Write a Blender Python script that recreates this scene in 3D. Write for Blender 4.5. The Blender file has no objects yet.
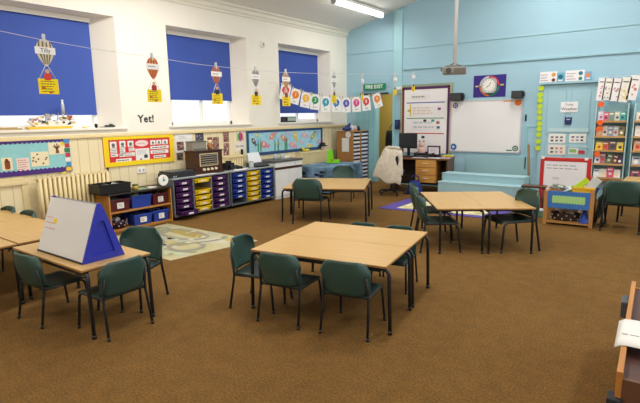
import bpy, bmesh, math, random
from mathutils import Vector, Matrix
random.seed(7)
PI = math.pi
R = math.radians
C = bpy.context.scene.collection

# ------------------------------------------------------------------ camera
YAW, PITCH, ROLL, FPX, EYE = R(-37.408), R(-9.896), R(-0.878), 488.0, 1.6
fw = Vector((math.sin(YAW)*math.cos(PITCH), math.cos(YAW)*math.cos(PITCH), math.sin(PITCH)))
rt = Vector((math.cos(YAW), -math.sin(YAW), 0)); up = rt.cross(fw)
cr, sr = math.cos(ROLL), math.sin(ROLL)
RT = rt*cr + up*sr
UP = up*cr - rt*sr
cd = bpy.data.cameras.new('camera'); cam = bpy.data.objects.new('camera', cd); C.objects.link(cam)
cd.sensor_width = 36; cd.lens = 36*FPX/640; cd.clip_start = .02; cd.clip_end = 200
M3 = Matrix((RT, UP, -fw)).transposed()
cam.matrix_world = Matrix.Translation((0, 0, EYE)) @ M3.to_4x4()
bpy.context.scene.camera = cam

# survey: where a sight line of the photograph meets a real wall or level of the room
def sight(p): return RT*((p[0]-320)/FPX) - UP*((p[1]-201.5)/FPX) + fw
def on_z(px, py, z=0.0):
    d = sight((px, py)); t = (z-EYE)/d.z; return Vector((d.x*t, d.y*t, z))
def on_x(px, py, x):
    d = sight((px, py)); t = x/d.x; return Vector((x, d.y*t, EYE+d.z*t))
def on_y(px, py, y):
    d = sight((px, py)); t = y/d.y; return Vector((d.x*t, y, EYE+d.z*t))
XL, YF = -6.95, 10.25      # window wall plane, blue wall plane

# ------------------------------------------------------------------ materials
def lin(h):
    h = h.lstrip('#'); o = []
    for i in (0, 2, 4):
        v = int(h[i:i+2], 16)/255; o.append(v/12.92 if v <= .04045 else ((v+.055)/1.055)**2.4)
    return (*o, 1)
_mats = {}
def mat(hexc, rough=.6, metal=0, noise=0.0, scale=8, spec=.4, emit=0, bump=0, bscale=60, coat=0):
    key = (hexc, rough, metal, noise, scale, spec, emit, bump, bscale, coat)
    if key in _mats: return _mats[key]
    m = bpy.data.materials.new('m_'+hexc.strip('#')); m.use_nodes = True
    nt = m.node_tree; b = nt.nodes['Principled BSDF']
    b.inputs['Base Color'].default_value = lin(hexc); b.inputs['Roughness'].default_value = rough
    b.inputs['Metallic'].default_value = metal; b.inputs['Specular IOR Level'].default_value = spec
    b.inputs['Coat Weight'].default_value = coat
    if emit:
        b.inputs['Emission Color'].default_value = lin(hexc); b.inputs['Emission Strength'].default_value = emit
    if noise or bump:
        tc = nt.nodes.new('ShaderNodeTexCoord')
    if noise:
        n = nt.nodes.new('ShaderNodeTexNoise'); n.inputs['Scale'].default_value = scale; n.inputs['Detail'].default_value = 5
        nt.links.new(tc.outputs['Object'], n.inputs['Vector'])
        hsv = nt.nodes.new('ShaderNodeHueSaturation'); hsv.inputs['Color'].default_value = lin(hexc)
        mr = nt.nodes.new('ShaderNodeMapRange'); mr.inputs[3].default_value = 1-noise; mr.inputs[4].default_value = 1+noise
        mr.inputs[1].default_value = .25; mr.inputs[2].default_value = .75
        nt.links.new(n.outputs['Fac'], mr.inputs[0]); nt.links.new(mr.outputs[0], hsv.inputs['Value'])
        nt.links.new(hsv.outputs['Color'], b.inputs['Base Color'])
    if bump:
        n2 = nt.nodes.new('ShaderNodeTexNoise'); n2.inputs['Scale'].default_value = bscale; n2.inputs['Detail'].default_value = 3
        nt.links.new(tc.outputs['Object'], n2.inputs['Vector'])
        bp = nt.nodes.new('ShaderNodeBump'); bp.inputs['Strength'].default_value = bump; bp.inputs['Distance'].default_value = .01
        nt.links.new(n2.outputs['Fac'], bp.inputs['Height']); nt.links.new(bp.outputs['Normal'], b.inputs['Normal'])
    _mats[key] = m; return m

def carpet_mat():
    m = bpy.data.materials.new('carpet'); m.use_nodes = True; nt = m.node_tree; b = nt.nodes['Principled BSDF']
    N = nt.nodes.new; L = nt.links.new
    tc = N('ShaderNodeTexCoord')
    def noise(s, d=4):
        n = N('ShaderNodeTexNoise'); n.inputs['Scale'].default_value = s; n.inputs['Detail'].default_value = d; L(tc.outputs['Object'], n.inputs['Vector']); return n
    n1, n2, n3 = noise(.7, 3), noise(70, 3), noise(9, 4)
    r1 = N('ShaderNodeValToRGB'); r1.color_ramp.elements[0].position = .3; r1.color_ramp.elements[1].position = .7
    r1.color_ramp.elements[0].color = lin('#6E512B'); r1.color_ramp.elements[1].color = lin('#7A5B32')
    L(n1.outputs['Fac'], r1.inputs['Fac'])
    r2 = N('ShaderNodeValToRGB'); r2.color_ramp.elements[0].position = .32; r2.color_ramp.elements[1].position = .68
    r2.color_ramp.elements[0].color = (.7, .7, .7, 1); r2.color_ramp.elements[1].color = (1.24, 1.24, 1.22, 1)
    L(n2.outputs['Fac'], r2.inputs['Fac'])
    r3 = N('ShaderNodeValToRGB'); r3.color_ramp.elements[0].position = .3; r3.color_ramp.elements[1].position = .7
    r3.color_ramp.elements[0].color = (.86, .88, .92, 1); r3.color_ramp.elements[1].color = (1.08, 1.05, 1., 1)
    L(n3.outputs['Fac'], r3.inputs['Fac'])
    def mul(a, c):
        x = N('ShaderNodeMix'); x.data_type = 'RGBA'; x.blend_type = 'MULTIPLY'; x.inputs[0].default_value = 1
        L(a, x.inputs[6]); L(c, x.inputs[7]); return x.outputs[2]
    L(mul(mul(r1.outputs['Color'], r2.outputs['Color']), r3.outputs['Color']), b.inputs['Base Color'])
    b.inputs['Roughness'].default_value = .95; b.inputs['Specular IOR Level'].default_value = .1
    bp = N('ShaderNodeBump'); bp.inputs['Strength'].default_value = .25; bp.inputs['Distance'].default_value = .006
    L(n2.outputs['Fac'], bp.inputs['Height']); L(bp.outputs['Normal'], b.inputs['Normal'])
    return m
def striped(hexc, hex2, pitch, width=.12, axis='Y', rough=.6):
    """boards with a dark joint every pitch metres along one object axis"""
    m = bpy.data.materials.new('boards'); m.use_nodes = True; nt = m.node_tree; b = nt.nodes['Principled BSDF']
    N = nt.nodes.new; L = nt.links.new
    tc = N('ShaderNodeTexCoord'); sp = N('ShaderNodeSeparateXYZ'); L(tc.outputs['Object'], sp.inputs[0])
    d = N('ShaderNodeMath'); d.operation = 'DIVIDE'; d.inputs[1].default_value = pitch; L(sp.outputs[axis], d.inputs[0])
    f = N('ShaderNodeMath'); f.operation = 'FRACT'; L(d.outputs[0], f.inputs[0])
    g = N('ShaderNodeMath'); g.operation = 'LESS_THAN'; g.inputs[1].default_value = width; L(f.outputs[0], g.inputs[0])
    x = N('ShaderNodeMix'); x.data_type = 'RGBA'; L(g.outputs[0], x.inputs[0]); x.inputs[6].default_value = lin(hexc); x.inputs[7].default_value = lin(hex2)
    L(x.outputs[2], b.inputs['Base Color']); b.inputs['Roughness'].default_value = rough
    return m
def wood(h1, h2, scale=3, rough=.45, axis=0, stretch=12):
    m = bpy.data.materials.new('wood'); m.use_nodes = True; nt = m.node_tree; b = nt.nodes['Principled BSDF']
    N = nt.nodes.new; L = nt.links.new
    tc = N('ShaderNodeTexCoord'); mp = N('ShaderNodeMapping'); L(tc.outputs['Object'], mp.inputs[0])
    s = [stretch]*3; s[axis] = 1; mp.inputs['Scale'].default_value = s
    n = N('ShaderNodeTexNoise'); n.inputs['Scale'].default_value = scale; n.inputs['Detail'].default_value = 6; L(mp.outputs[0], n.inputs['Vector'])
    r = N('ShaderNodeValToRGB'); r.color_ramp.elements[0].position = .3; r.color_ramp.elements[1].position = .7
    r.color_ramp.elements[0].color = lin(h1); r.color_ramp.elements[1].color = lin(h2); L(n.outputs['Fac'], r.inputs['Fac'])
    L(r.outputs[0], b.inputs['Base Color']); b.inputs['Roughness'].default_value = rough
    return m
def splotch(cols, scale, rough=.7, sharp=True):
    m = bpy.data.materials.new('splotch'); m.use_nodes = True; nt = m.node_tree; b = nt.nodes['Principled BSDF']
    N = nt.nodes.new; L = nt.links.new
    tc = N('ShaderNodeTexCoord'); n = N('ShaderNodeTexNoise'); n.inputs['Scale'].default_value = scale; n.inputs['Detail'].default_value = 4
    L(tc.outputs['Object'], n.inputs['Vector'])
    r = N('ShaderNodeValToRGB'); cr_ = r.color_ramp; k = len(cols)
    if sharp: cr_.interpolation = 'CONSTANT'
    while len(cr_.elements) < k: cr_.elements.new(.5)
    for i, c in enumerate(cols):
        cr_.elements[i].position = .3+.4*i/(k-1 if not sharp else k); cr_.elements[i].color = lin(c)
    L(n.outputs['Fac'], r.inputs['Fac']); L(r.outputs[0], b.inputs['Base Color']); b.inputs['Roughness'].default_value = rough
    return m

WHITE = mat('#F2F0EA', .7); PAPER = mat('#F1EFEA', .8); INK = mat('#3A3A40', .8); INKF = mat('#9A9AA2', .8)
BLACK = mat('#17181A', .45); DGREY = mat('#3A3D40', .5); GREY = mat('#6E7378', .5); LGREY = mat('#A9ADB0', .5)
STEEL = mat('#22262A', .35, 0, spec=.5)
CHROME = mat('#B8BCC0', .25, 1)
BEECH = wood('#C29A5C', '#CCA668', 2.2, .33); BEECH_E = mat('#A97B45', .5)
OAK = wood('#A8702F', '#BE8540', 3, .45); OAKV = wood('#A8702F', '#BE8540', 3, .45, axis=2)
DWOOD = wood('#4A2A1C', '#5E3826', 4, .4)
CHAIR_G = mat('#314E47', .36, noise=.06, scale=6, spec=.5); SEAT_G = mat('#22352F', .5)
YEL = mat('#F0CB1E', .5); PURP = mat('#4D2360', .45); BLUE = mat('#2643A6', .45); RED = mat('#C92B2B', .6)
CREAM = mat('#F5F0E4', .8, noise=.02, scale=2)
SKYB = mat('#A4CADB', .7, noise=.03, scale=1.5)
TEAL = mat('#9CCBD2', .7)
DADO = striped('#EFE0B8', '#CDB98A', .15, .06, 'Y')
CREAMR = mat('#E6D3A2', .5)

# ------------------------------------------------------------------ mesh builder
class MB:
    def __init__(s, m=None): s.bm = bmesh.new(); s.mats = []; s.i = 0; m and s.m(m)
    def m(s, mt):
        if mt not in s.mats: s.mats.append(mt)
        s.i = s.mats.index(mt); return s
    def _f(s, faces, smooth=False):
        for f in faces: f.material_index = s.i; f.smooth = smooth
    def face(s, pts, smooth=False):
        f = s.bm.faces.new([s.bm.verts.new(p) for p in pts]); s._f([f], smooth); return s
    def box(s, x0, x1, y0, y1, z0, z1, bev=0):
        v = [s.bm.verts.new(p) for p in ((x0,y0,z0),(x1,y0,z0),(x1,y1,z0),(x0,y1,z0),(x0,y0,z1),(x1,y0,z1),(x1,y1,z1),(x0,y1,z1))]
        fs = [s.bm.faces.new([v[i] for i in q]) for q in ((3,2,1,0),(4,5,6,7),(0,1,5,4),(1,2,6,5),(2,3,7,6),(3,0,4,7))]
        s._f(fs)
        if bev:
            es = list({e for f in fs for e in f.edges})
            r = bmesh.ops.bevel(s.bm, geom=es, offset=bev, segments=2, affect='EDGES', profile=.6)
            s._f(r['faces'])
        return s
    def cyl(s, p0, p1, r0, r1=None, n=10, cap=True): return s.tube([p0, p1], r0, n, r1, cap)
    def tube(s, pts, r, n=8, r1=None, cap=True):
        pts = [Vector(p) for p in pts]; k = len(pts); rings = []; nx = None
        for i, p in enumerate(pts):
            a = (pts[i]-pts[i-1]).normalized() if i else None
            b = (pts[i+1]-pts[i]).normalized() if i < k-1 else None
            t = ((a or b)+(b or a)).normalized()
            if nx is None: nx = t.orthogonal().normalized()
            nx = (nx - t*nx.dot(t)).normalized(); ny = t.cross(nx)
            rr = r if r1 is None else r+(r1-r)*i/(k-1)
            if a and b: 
                c = max(.5, math.sqrt(max(0, (1+a.dot(b))/2)))
            else: c = 1
            rings.append([s.bm.verts.new(p+(nx*math.cos(2*PI*j/n)+ny*math.sin(2*PI*j/n))*rr) for j in range(n)])
        for q, w in zip(rings, rings[1:]):
            s._f([s.bm.faces.new((q[j], q[(j+1)%n], w[(j+1)%n], w[j])) for j in range(n)], True)
        if cap: s._f([s.bm.faces.new(rings[0][::-1]), s.bm.faces.new(rings[-1])])
        return s
    def prism(s, poly, y0, y1, smooth=False):
        """polygon in x,z (counter-clockwise seen from the front, -y) extruded from y0 (front) to y1"""
        n = len(poly); a = [s.bm.verts.new((x, y0, z)) for x, z in poly]; b = [s.bm.verts.new((x, y1, z)) for x, z in poly]
        s._f([s.bm.faces.new(a), s.bm.faces.new(b[::-1])])
        s._f([s.bm.faces.new((a[(j+1)%n], a[j], b[j], b[(j+1)%n])) for j in range(n)], smooth); return s
    def slab(s, poly, z0, z1):
        """polygon in x,y extruded in z"""
        n = len(poly); a = [s.bm.verts.new((x, y, z0)) for x, y in poly]; b = [s.bm.verts.new((x, y, z1)) for x, y in poly]
        s._f([s.bm.faces.new(a[::-1]), s.bm.faces.new(b)] + [s.bm.faces.new((a[j], a[(j+1)%n], b[(j+1)%n], b[j])) for j in range(n)]); return s
    def disc(s, x, z, r, y0, y1, n=16, rz=None):
        return s.prism([(x+r*math.cos(2*PI*j/n), z+(rz or r)*math.sin(2*PI*j/n)) for j in range(n)], y0, y1)
    def ring(s, x, z, r, r2, y0, y1, n=20, a0=0, a1=2*PI):
        k = max(3, int(n*(a1-a0)/(2*PI)))
        for j in range(k):
            t, u = a0+(a1-a0)*j/k, a0+(a1-a0)*(j+1)/k
            s.prism([(x+r2*math.cos(t), z+r2*math.sin(t)), (x+r*math.cos(t), z+r*math.sin(t)), (x+r*math.cos(u), z+r*math.sin(u)), (x+r2*math.cos(u), z+r2*math.sin(u))], y0, y1)
        return s
    def lathe(s, prof, n=16, c=(0, 0, 0)):
        rings = [[s.bm.verts.new((c[0]+r*math.cos(2*PI*j/n), c[1]+r*math.sin(2*PI*j/n), c[2]+z)) for j in range(n)] for r, z in prof]
        for q, w in zip(rings, rings[1:]): s._f([s.bm.faces.new((q[j], q[(j+1)%n], w[(j+1)%n], w[j])) for j in range(n)], True)
        s._f([s.bm.faces.new(rings[0][::-1]), s.bm.faces.new(rings[-1])]); return s
    def ball(s, c, rx, ry=None, rz=None, n=12):
        ry = ry or rx; rz = rz or rx
        r = bmesh.ops.create_uvsphere(s.bm, u_segments=n, v_segments=max(6, n*2//3), radius=1)
        for v in r['verts']: v.co = Vector((c[0]+v.co.x*rx, c[1]+v.co.y*ry, c[2]+v.co.z*rz))
        s._f({f for v in r['verts'] for f in v.link_faces}, True); return s
    def grid(s, fn, nu, nv, th=0):
        a = [[s.bm.verts.new(fn(i/nu, j/nv)) for i in range(nu+1)] for j in range(nv+1)]
        fs = [s.bm.faces.new((a[j][i], a[j][i+1], a[j+1][i+1], a[j+1][i])) for j in range(nv) for i in range(nu)]
        s._f(fs, True)
        if th:
            for f in fs: f.normal_update()
            r = bmesh.ops.solidify(s.bm, geom=fs, thickness=th); s._f([g for g in r['geom'] if isinstance(g, bmesh.types.BMFace)], True)
        return s
    def strips(s, x0, x1, z0, z1, n, y, ink=None, rag=True, w=.35):
        """n lines of small illegible print"""
        if ink: s.m(ink)
        for k in range(n):
            z = z1-(k+.5)*(z1-z0)/n; hh = (z1-z0)/n*w/2; x = x0
            end = x1-(random.random()*.35*(x1-x0) if rag else 0)
            while x < end-.001:
                l = random.uniform(.08, .2)*(x1-x0); e = min(end, x+l)
                s.box(x, e, y-.0006, y, z-hh, z+hh); x = e+.04*(x1-x0)
        return s
    def obj(s, name, parent=None, loc=None, rz=None, recalc=True):
        if recalc: bmesh.ops.recalc_face_normals(s.bm, faces=s.bm.faces[:])
        me = bpy.data.meshes.new(name); s.bm.to_mesh(me); s.bm.free()
        for m_ in s.mats: me.materials.append(m_)
        o = bpy.data.objects.new(name, me); C.objects.link(o)
        if parent: o.parent = parent
        if loc is not None: o.location = loc
        if rz is not None: o.rotation_euler = (0, 0, rz)
        return o
def tag(o, label=None, cat=None, group=None, kind=None):
    if label: o['label'] = label
    if cat: o['category'] = cat
    if group: o['group'] = group
    if kind: o['kind'] = kind
    return o
def thing(name, label, cat, loc=(0, 0, 0), rz=0, group=None):
    o = bpy.data.objects.new(name, None); C.objects.link(o); o.empty_display_size = .05
    o.location = loc; o.rotation_euler = (0, 0, rz); return tag(o, label, cat, group)
def dup(o, loc=None, rz=None, label=None, group=None, parent=None):
    c = o.copy(); C.objects.link(c)
    if parent is not None: c.parent = parent
    if loc is not None: c.location = loc
    if rz is not None: c.rotation_euler = (0, 0, rz)
    if label: c['label'] = label
    if group: c['group'] = group
    for ch in o.children: dup(ch, parent=c)
    return c
def struct(o): o['kind'] = 'structure'; return o
def bend(pts, r, n=5):
    """round the inner corners of a polyline"""
    pts = [Vector(p) for p in pts]; out = [pts[0]]
    for a, b, c in zip(pts, pts[1:], pts[2:]):
        u, v = (a-b).normalized(), (c-b).normalized()
        for k in range(n+1):
            t = k/n; out.append((b+u*r)*(1-t)**2 + b*2*t*(1-t) + (b+v*r)*t*t)
    return out+[pts[-1]]
def text(s, size, x, z, y, m, parent, name='lettering', align='CENTER', ext=.001, bold=0):
    cu = bpy.data.curves.new('t', 'FONT'); cu.body = s; cu.size = size; cu.align_x = align; cu.align_y = 'CENTER'; cu.extrude = ext; cu.offset = bold; cu.resolution_u = 2
    o = bpy.data.objects.new('t', cu); C.objects.link(o); bpy.context.view_layer.update()
    me = bpy.data.meshes.new_from_object(o.evaluated_get(bpy.context.evaluated_depsgraph_get()))
    bpy.data.objects.remove(o); bpy.data.curves.remove(cu)
    me.transform(Matrix.Translation((x, y, z)) @ Matrix.Rotation(PI/2, 4, 'X'))
    me.materials.clear(); me.materials.append(m)
    r = bpy.data.objects.new(name, me); C.objects.link(r); r.parent = parent; return r
def rrect(x0, x1, z0, z1, r, n=4):
    p = []
    for cx, cz, a in ((x1-r, z0+r, -90), (x1-r, z1-r, 0), (x0+r, z1-r, 90), (x0+r, z0+r, 180)):
        for k in range(n+1):
            t = R(a+90*k/n); p.append((cx+r*math.cos(t), cz+r*math.sin(t)))
    return p
def wavy(x0, x1, z0, z1, amp, n, side):
    """strip x0..x1, z0..z1 with a scalloped edge on one side: 'top' or 'bottom'"""
    e = []; k = n*4
    for i in range(k+1):
        t = i/k; e.append((x0+(x1-x0)*t, amp*abs(math.sin(PI*n*t))))
    if side == 'top': return [(x0, z0), (x1, z0)] + [(x, z1+a) for x, a in e[::-1]]
    return [(x, z0-a) for x, a in e] + [(x1, z1), (x0, z1)]

# ------------------------------------------------------------------ room shell
Z_PIC = 3.6
def ceil_z(x): return Z_PIC + .242*(min(x, -1.2)-XL)
struct(MB(carpet_mat()).box(XL-.4, 4.2, -3, YF, -.1, 0).obj('floor'))
wins = [(2.38, 4.17, 2.56, 3.935, 1.672), (5.06, 6.86, 5.25, 6.68, 1.92), (7.76, 9.57, 7.95, 9.44, 1.68)]
SZ, HZ, XI = 1.48, 3.09, XL-.3
b = MB(CREAM)
ys = [-3] + [v for w in wins for v in w[:2]] + [YF]
for a_, c_ in zip(ys[::2], ys[1::2]): b.face([(XL, a_, 1.36), (XL, c_, 1.36), (XL, c_, 4), (XL, a_, 4)])
for y0, y1, i0, i1, _ in wins:
    b.face([(XL, y0, 1.36), (XL, y1, 1.36), (XL, y1, SZ), (XL, y0, SZ)]); b.face([(XL, y0, HZ), (XL, y1, HZ), (XL, y1, 4), (XL, y0, 4)])
    b.face([(XL, y0, HZ), (XL, y1, HZ), (XI, i1, HZ-.02), (XI, i0, HZ-.02)]); b.face([(XL, y0, SZ), (XL, y1, SZ), (XI, i1, SZ), (XI, i0, SZ)])
    b.face([(XL, y1, SZ), (XL, y1, HZ), (XI, i1, HZ-.02), (XI, i1, SZ)]); b.face([(XL, y0, SZ), (XL, y0, HZ), (XI, i0, HZ-.02), (XI, i0, SZ)])
b.m(DADO).box(XL-.1, XL, -3, YF, 0, 1.36)
struct(b.obj('wall_left', recalc=False))
# far blue wall with the doorway
DX0, DX1, DZ = -6.12, -5.645, 2.09
b = MB(SKYB)
for x0, x1, z0, z1 in ((XL, DX0, 0, 6), (DX1, 4.2, 0, 6), (DX0, DX1, DZ, 6)): b.box(x0, x1, YF, YF+.14, z0, z1)
struct(b.obj('wall_back'))
b = MB(mat('#A08A44', .8)); b.box(-7.2, -4.6, 11.7, 11.78, 0, 2.6).box(-7.2, -7.12, YF+.15, 11.7, 0, 2.6).box(-4.68, -4.6, YF+.15, 11.7, 0, 2.6)
struct(b.obj('wall_corridor'))
struct(MB(mat('#D9D2A8', .8)).box(-7.2, -4.6, YF+.15, 11.78, 2.6, 2.66).obj('ceiling_corridor'))
struct(MB(mat('#6B5336', .9)).box(-7.2, -4.6, YF+.0, 11.78, -.1, .0).obj('floor_corridor'))
struct(MB(CREAM).box(XL, 4.2, -3.1, -3, 0, 6).obj('wall_front'))
b = MB(mat('#EFEDE9', .9, noise=.015, scale=1.2))
xa, xb = XL-.02, -1.2
b.face([(xa, -3, ceil_z(xa)), (xb, -3, ceil_z(xb)), (xb, YF, ceil_z(xb)), (xa, YF, ceil_z(xa))]); b.face([(xb, -3, ceil_z(xb)), (4.2, -3, ceil_z(xb)), (4.2, YF, ceil_z(xb)), (xb, YF, ceil_z(xb))])
struct(b.obj('ceiling', recalc=False))
# mouldings
b = MB(mat('#F0EBDD', .7)); prof = [(0, 3.46), (.02, 3.46), (.03, 3.5), (.05, 3.52), (.06, 3.57), (.1, 3.6), (.1, 3.66), (0, 3.66)]
v0 = [(XL+x, -3, z) for x, z in prof]; v1 = [(XL+x, YF, z) for x, z in prof]
for i in range(len(prof)-1): b.face([v0[i], v1[i], v1[i+1], v0[i+1]])
struct(b.obj('trim_1', recalc=False))
b = MB(CREAM)
for y0, y1, *_ in wins: b.box(XL-.02, XL+.035, y0-.06, y1+.06, SZ-.028, SZ+.004, .006)
struct(b.obj('trim_2'))                                     # window sill noses
struct(MB(CREAMR).box(XL, XL+.025, -3, YF, 1.345, 1.375, .004).box(XL, XL+.012, -3, YF, 1.375, 1.395).obj('trim_3'))
struct(MB(mat('#A0C8D4', .6)).box(XL, 4.2, YF-.012, YF, 3.06, 3.09, .005).obj('trim_4'))
struct(MB(mat('#A0C8D4', .6)).box(-5.38, 4.2, YF-.03, YF, 2.6, 2.645, .006).obj('trim_5'))
struct(MB(mat('#A9D6DE', .6)).box(-5.63, -5.42, YF-.04, YF, 2.1, 3.93, .005).obj('trim_6'))
struct(MB(CREAMR).box(XL, XL+.02, -3, YF, 0, .16, .004).obj('baseboard_left'))
struct(MB(TEAL).box(XL, DX0-.1, YF-.02, YF, 0, .16, .004).box(DX1+.1, 4.2, YF-.02, YF, 0, .16, .004).obj('baseboard_back'))
# windows and blinds
GL = bpy.data.materials.new('frosted_glass'); GL.use_nodes = True
nt = GL.node_tree; nt.nodes.clear(); o_ = nt.nodes.new('ShaderNodeOutputMaterial'); mx = nt.nodes.new('ShaderNodeMixShader'); tr = nt.nodes.new('ShaderNodeBsdfTransparent'); tl = nt.nodes.new('ShaderNodeBsdfGlossy')
tl.inputs['Roughness'].default_value = .3; mx.inputs[0].default_value = .06
nt.links.new(tr.outputs[0], mx.inputs[1]); nt.links.new(tl.outputs[0], mx.inputs[2]); nt.links.new(mx.outputs[0], o_.inputs[0])
BLIND = mat('#3F59AE', .75, noise=.05, scale=3, bump=.05, bscale=200)
for k, (y0, y1, i0, i1, bz) in enumerate(wins):
    w = i1-i0; yc = (i0+i1)/2
    root = MB(WHITE); x0, x1 = -w/2, w/2
    root.box(x0, x0+.05, 0, .06, SZ, HZ).box(x1-.05, x1, 0, .06, SZ, HZ).box(x0, x1, 0, .06, SZ, SZ+.06).box(x0, x1, 0, .06, HZ-.08, HZ).box(-.02, .02, .01, .06, SZ, HZ).box(x0, x1, .01, .06, 2.2, 2.25)
    wo = struct(root.obj('window_%d' % (k+1), loc=(XI, yc, 0), rz=PI/2))
    MB(GL).box(x0+.04, x1-.04, .03, .034, SZ+.05, HZ-.07).obj('pane', wo)
    bl = thing('roller_blind', ('royal blue roller blind nearest the camera, behind the large balloon tag', 'royal blue roller blind on the middle window above the old radio', 'royal blue roller blind on the window nearest the fire exit')[k], 'blind', (XI, yc, 0), PI/2, None)
    MB(BLIND).box(x0+.015, x1-.01, -.028, -.025, bz, 3.03).box(x0+.015, x1-.01, -.034, -.022, bz, bz+.025).obj('fabric', bl)
    MB(WHITE).cyl((x0+.01, -.03, 3.045), (x1-.005, -.03, 3.045), .02, n=12).obj('roller', bl)
    MB(mat('#F6F4EE', .6)).box(x0+.012, x1-.012, -.062, -.045, 3.0, 3.068, .004).obj('headrail', bl)
    MB(WHITE).box(x0, x0+.012, -.07, 0, 3.01, 3.075).box(x1-.012, x1, -.07, 0, 3.01, 3.075).obj('bracket', bl)

# doorway: frame, one closed blue leaf, red-edged overhead closer
b = MB(mat('#96C9D1', .6)); b.box(DX1-.008, DX1+.07, YF-.03, YF+.16, 0, DZ+.06).box(DX0-.03, DX0+.008, YF-.02, YF+.16, 0, DZ+.06).box(-6.72, DX1+.07, YF-.03, YF, DZ, DZ+.07)
d1 = struct(b.obj('door_1'))
dl = MB(striped('#8DC2CC', '#7DB4BF', .14, .1, 'X', .5)).box(-6.66, DX0, YF-.05, YF-.005, .01, DZ, .004).obj('door_leaf', d1)
MB(DGREY).box(-6.5, -5.75, YF-.1, YF-.045, DZ-.005, DZ+.035).obj('door_closer', d1)

# ------------------------------------------------------------------ lights
W = bpy.data.worlds.new('world'); bpy.context.scene.world = W; W.use_nodes = True
W.node_tree.nodes['Background'].inputs[0].default_value = (.96, .985, 1, 1); W.node_tree.nodes['Background'].inputs[1].default_value = 1.12
def area(name, loc, size, sy, power, col=(1, .965, .91), rot=(0, 0, 0)):
    l = bpy.data.lights.new(name, 'AREA'); l.shape = 'RECTANGLE'; l.size = size; l.size_y = sy; l.energy = power; l.color = col
    o = bpy.data.objects.new(name, l); C.objects.link(o); o.location = loc; o.rotation_euler = rot; return o
for x, y in ((-5.3, 4.2), (-5.6, 0), (-2.2, 8.4), (-2.2, 4.2), (-2.2, 0), (1.5, 8.4), (1.5, 4.2)):
    area('tube_lamp', (x, y, ceil_z(x)-.25), .25, 1.7, 62 if y > 1 else 36)
    area('tube_lamp', (x, y, ceil_z(x)-.45), .2, 1.7, 16, rot=(PI, 0, 0))  # extra upward area light added to brighten the ceiling, for the tubes' upward spill
area('corridor_fill', (-5.9, 10.95, 2.55), .9, .6, 26, (1, .93, .75))  # added fill light without a fitting, brightens the corridor behind the doorway
lx = -5.74; cz = ceil_z(lx)
t = thing('ceiling_light', 'long white fluorescent tube light under the sloping ceiling', 'ceiling light', (lx, 8.95, cz-.02))
MB(WHITE).box(-.05, .05, -.92, .92, -.05, 0, .004).obj('housing', t)
MB(mat('#FFFDF4', .4, emit=5)).tube([(0, -.9, -.1), (0, .9, -.1)], .05, 12).obj('diffuser', t)
MB(LGREY).cyl((0, -.93, -.1), (0, -.9, -.1), .056, n=12).cyl((0, .9, -.1), (0, .93, -.1), .056, n=12).obj('end_cap', t)
area('tube_lamp', (lx, 8.95, cz-.2), .12, 1.7, 14)

# ------------------------------------------------------------------ tables
def make_table(L, Wd, h, label, group=None):
    t = thing('classroom_table', label, 'table', group=group)
    top = MB(BEECH).box(-L/2, L/2, -Wd/2, Wd/2, h-.018, h, .003); top.obj('tabletop', t)
    MB(BEECH_E).box(-L/2-.001, L/2+.001, -Wd/2-.001, Wd/2+.001, h-.016, h-.004).obj('edge_band', t)
    for sy in (-1, 1):
        y = sy*(Wd/2-.035)
        MB(STEEL).box(-L/2+.05, L/2-.05, y-.012, y+.012, h-.055, h-.0185).obj('rail', t)
        for sx in (-1, 1):
            x = sx*(L/2+.012)
            MB(STEEL).tube(bend([(sx*(L/2-.14), y, h-.034), (x, y, h-.034), (x+sx*.012, y, 0.012)], .05), .0145, 9).cyl((x+sx*.012, y, 0), (x+sx*.012, y, .03), .0165).obj('leg', t)
    for sx in (-1, 1):
        MB(STEEL).box(sx*(L/2-.1)-.012, sx*(L/2-.1)+.012, -Wd/2+.04, Wd/2-.04, h-.05, h-.0185).obj('cross_rail', t)
    return t
HT = .53
def two_tables(c, ang, L, Wd, labels, group=None, gap=.004):
    """two tables pushed together along their long sides; labels (near, far)"""
    n = Vector((-math.sin(ang), math.cos(ang), 0)); r = []
    for s, lb in ((-1, labels[0]), (1, labels[1])):
        t = make_table(L, Wd-gap, HT, lb, group); t.location = Vector((c[0], c[1], 0))+n*s*Wd/2; t.rotation_euler = (0, 0, ang); r.append(t)
    return r
q = [on_z(*p, HT) for p in ((253, 250), (389, 268), (424, 231), (314, 221))]
T1 = sum(q, Vector())/4
two_tables(T1, R(10.5), 1.17, .585, ('beech school table with two chairs under its near long side, middle of the carpet', 'beech school table joined behind the one in the middle of the carpet'))
q = [on_z(*p, HT) for p in ((304, 177.6), (370, 178.2), (362, 189.2), (288.5, 188.6))]
T2 = sum(q, Vector())/4
T2 = T2-Vector((math.cos(R(27)), math.sin(R(27)), 0))*.03
two_tables(T2, R(27), 1.25, .62, ('beech school table nearer the camera of the far pair by the tray storage', 'beech school table farther from the camera of the far pair, before the pigeonhole cabinet'))
q = [on_z(*p, HT) for p in ((428, 192), (495, 191), (534, 207.8), (437, 209.6))]
T3 = sum(q, Vector())/4
two_tables(T3, R(-55.5), 1.26, .56, ('beech school table with a close pair of chairs, before the pale blue steps', 'beech school table with a single chair at its right end, near the trolley')[::1], None)
fr_, br_, fl_ = on_z(83.5, 269.8, HT), on_z(148.7, 253.6, HT), on_z(15, 246.5, HT)
an_ = math.atan2(fr_.y-fl_.y, fr_.x-fl_.x); T = make_table((fr_-fl_).length, .57, HT, 'beech school table carrying the white and blue triangular easel')
mid_ = (br_+fl_)/2; T.location = (mid_.x, mid_.y, 0); T.rotation_euler = (0, 0, an_)
T = make_table(1.18, .6, HT, 'beech school table joined behind the easel table, along the cream radiator'); T.location = (-5.28, 2.02, 0)
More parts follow.
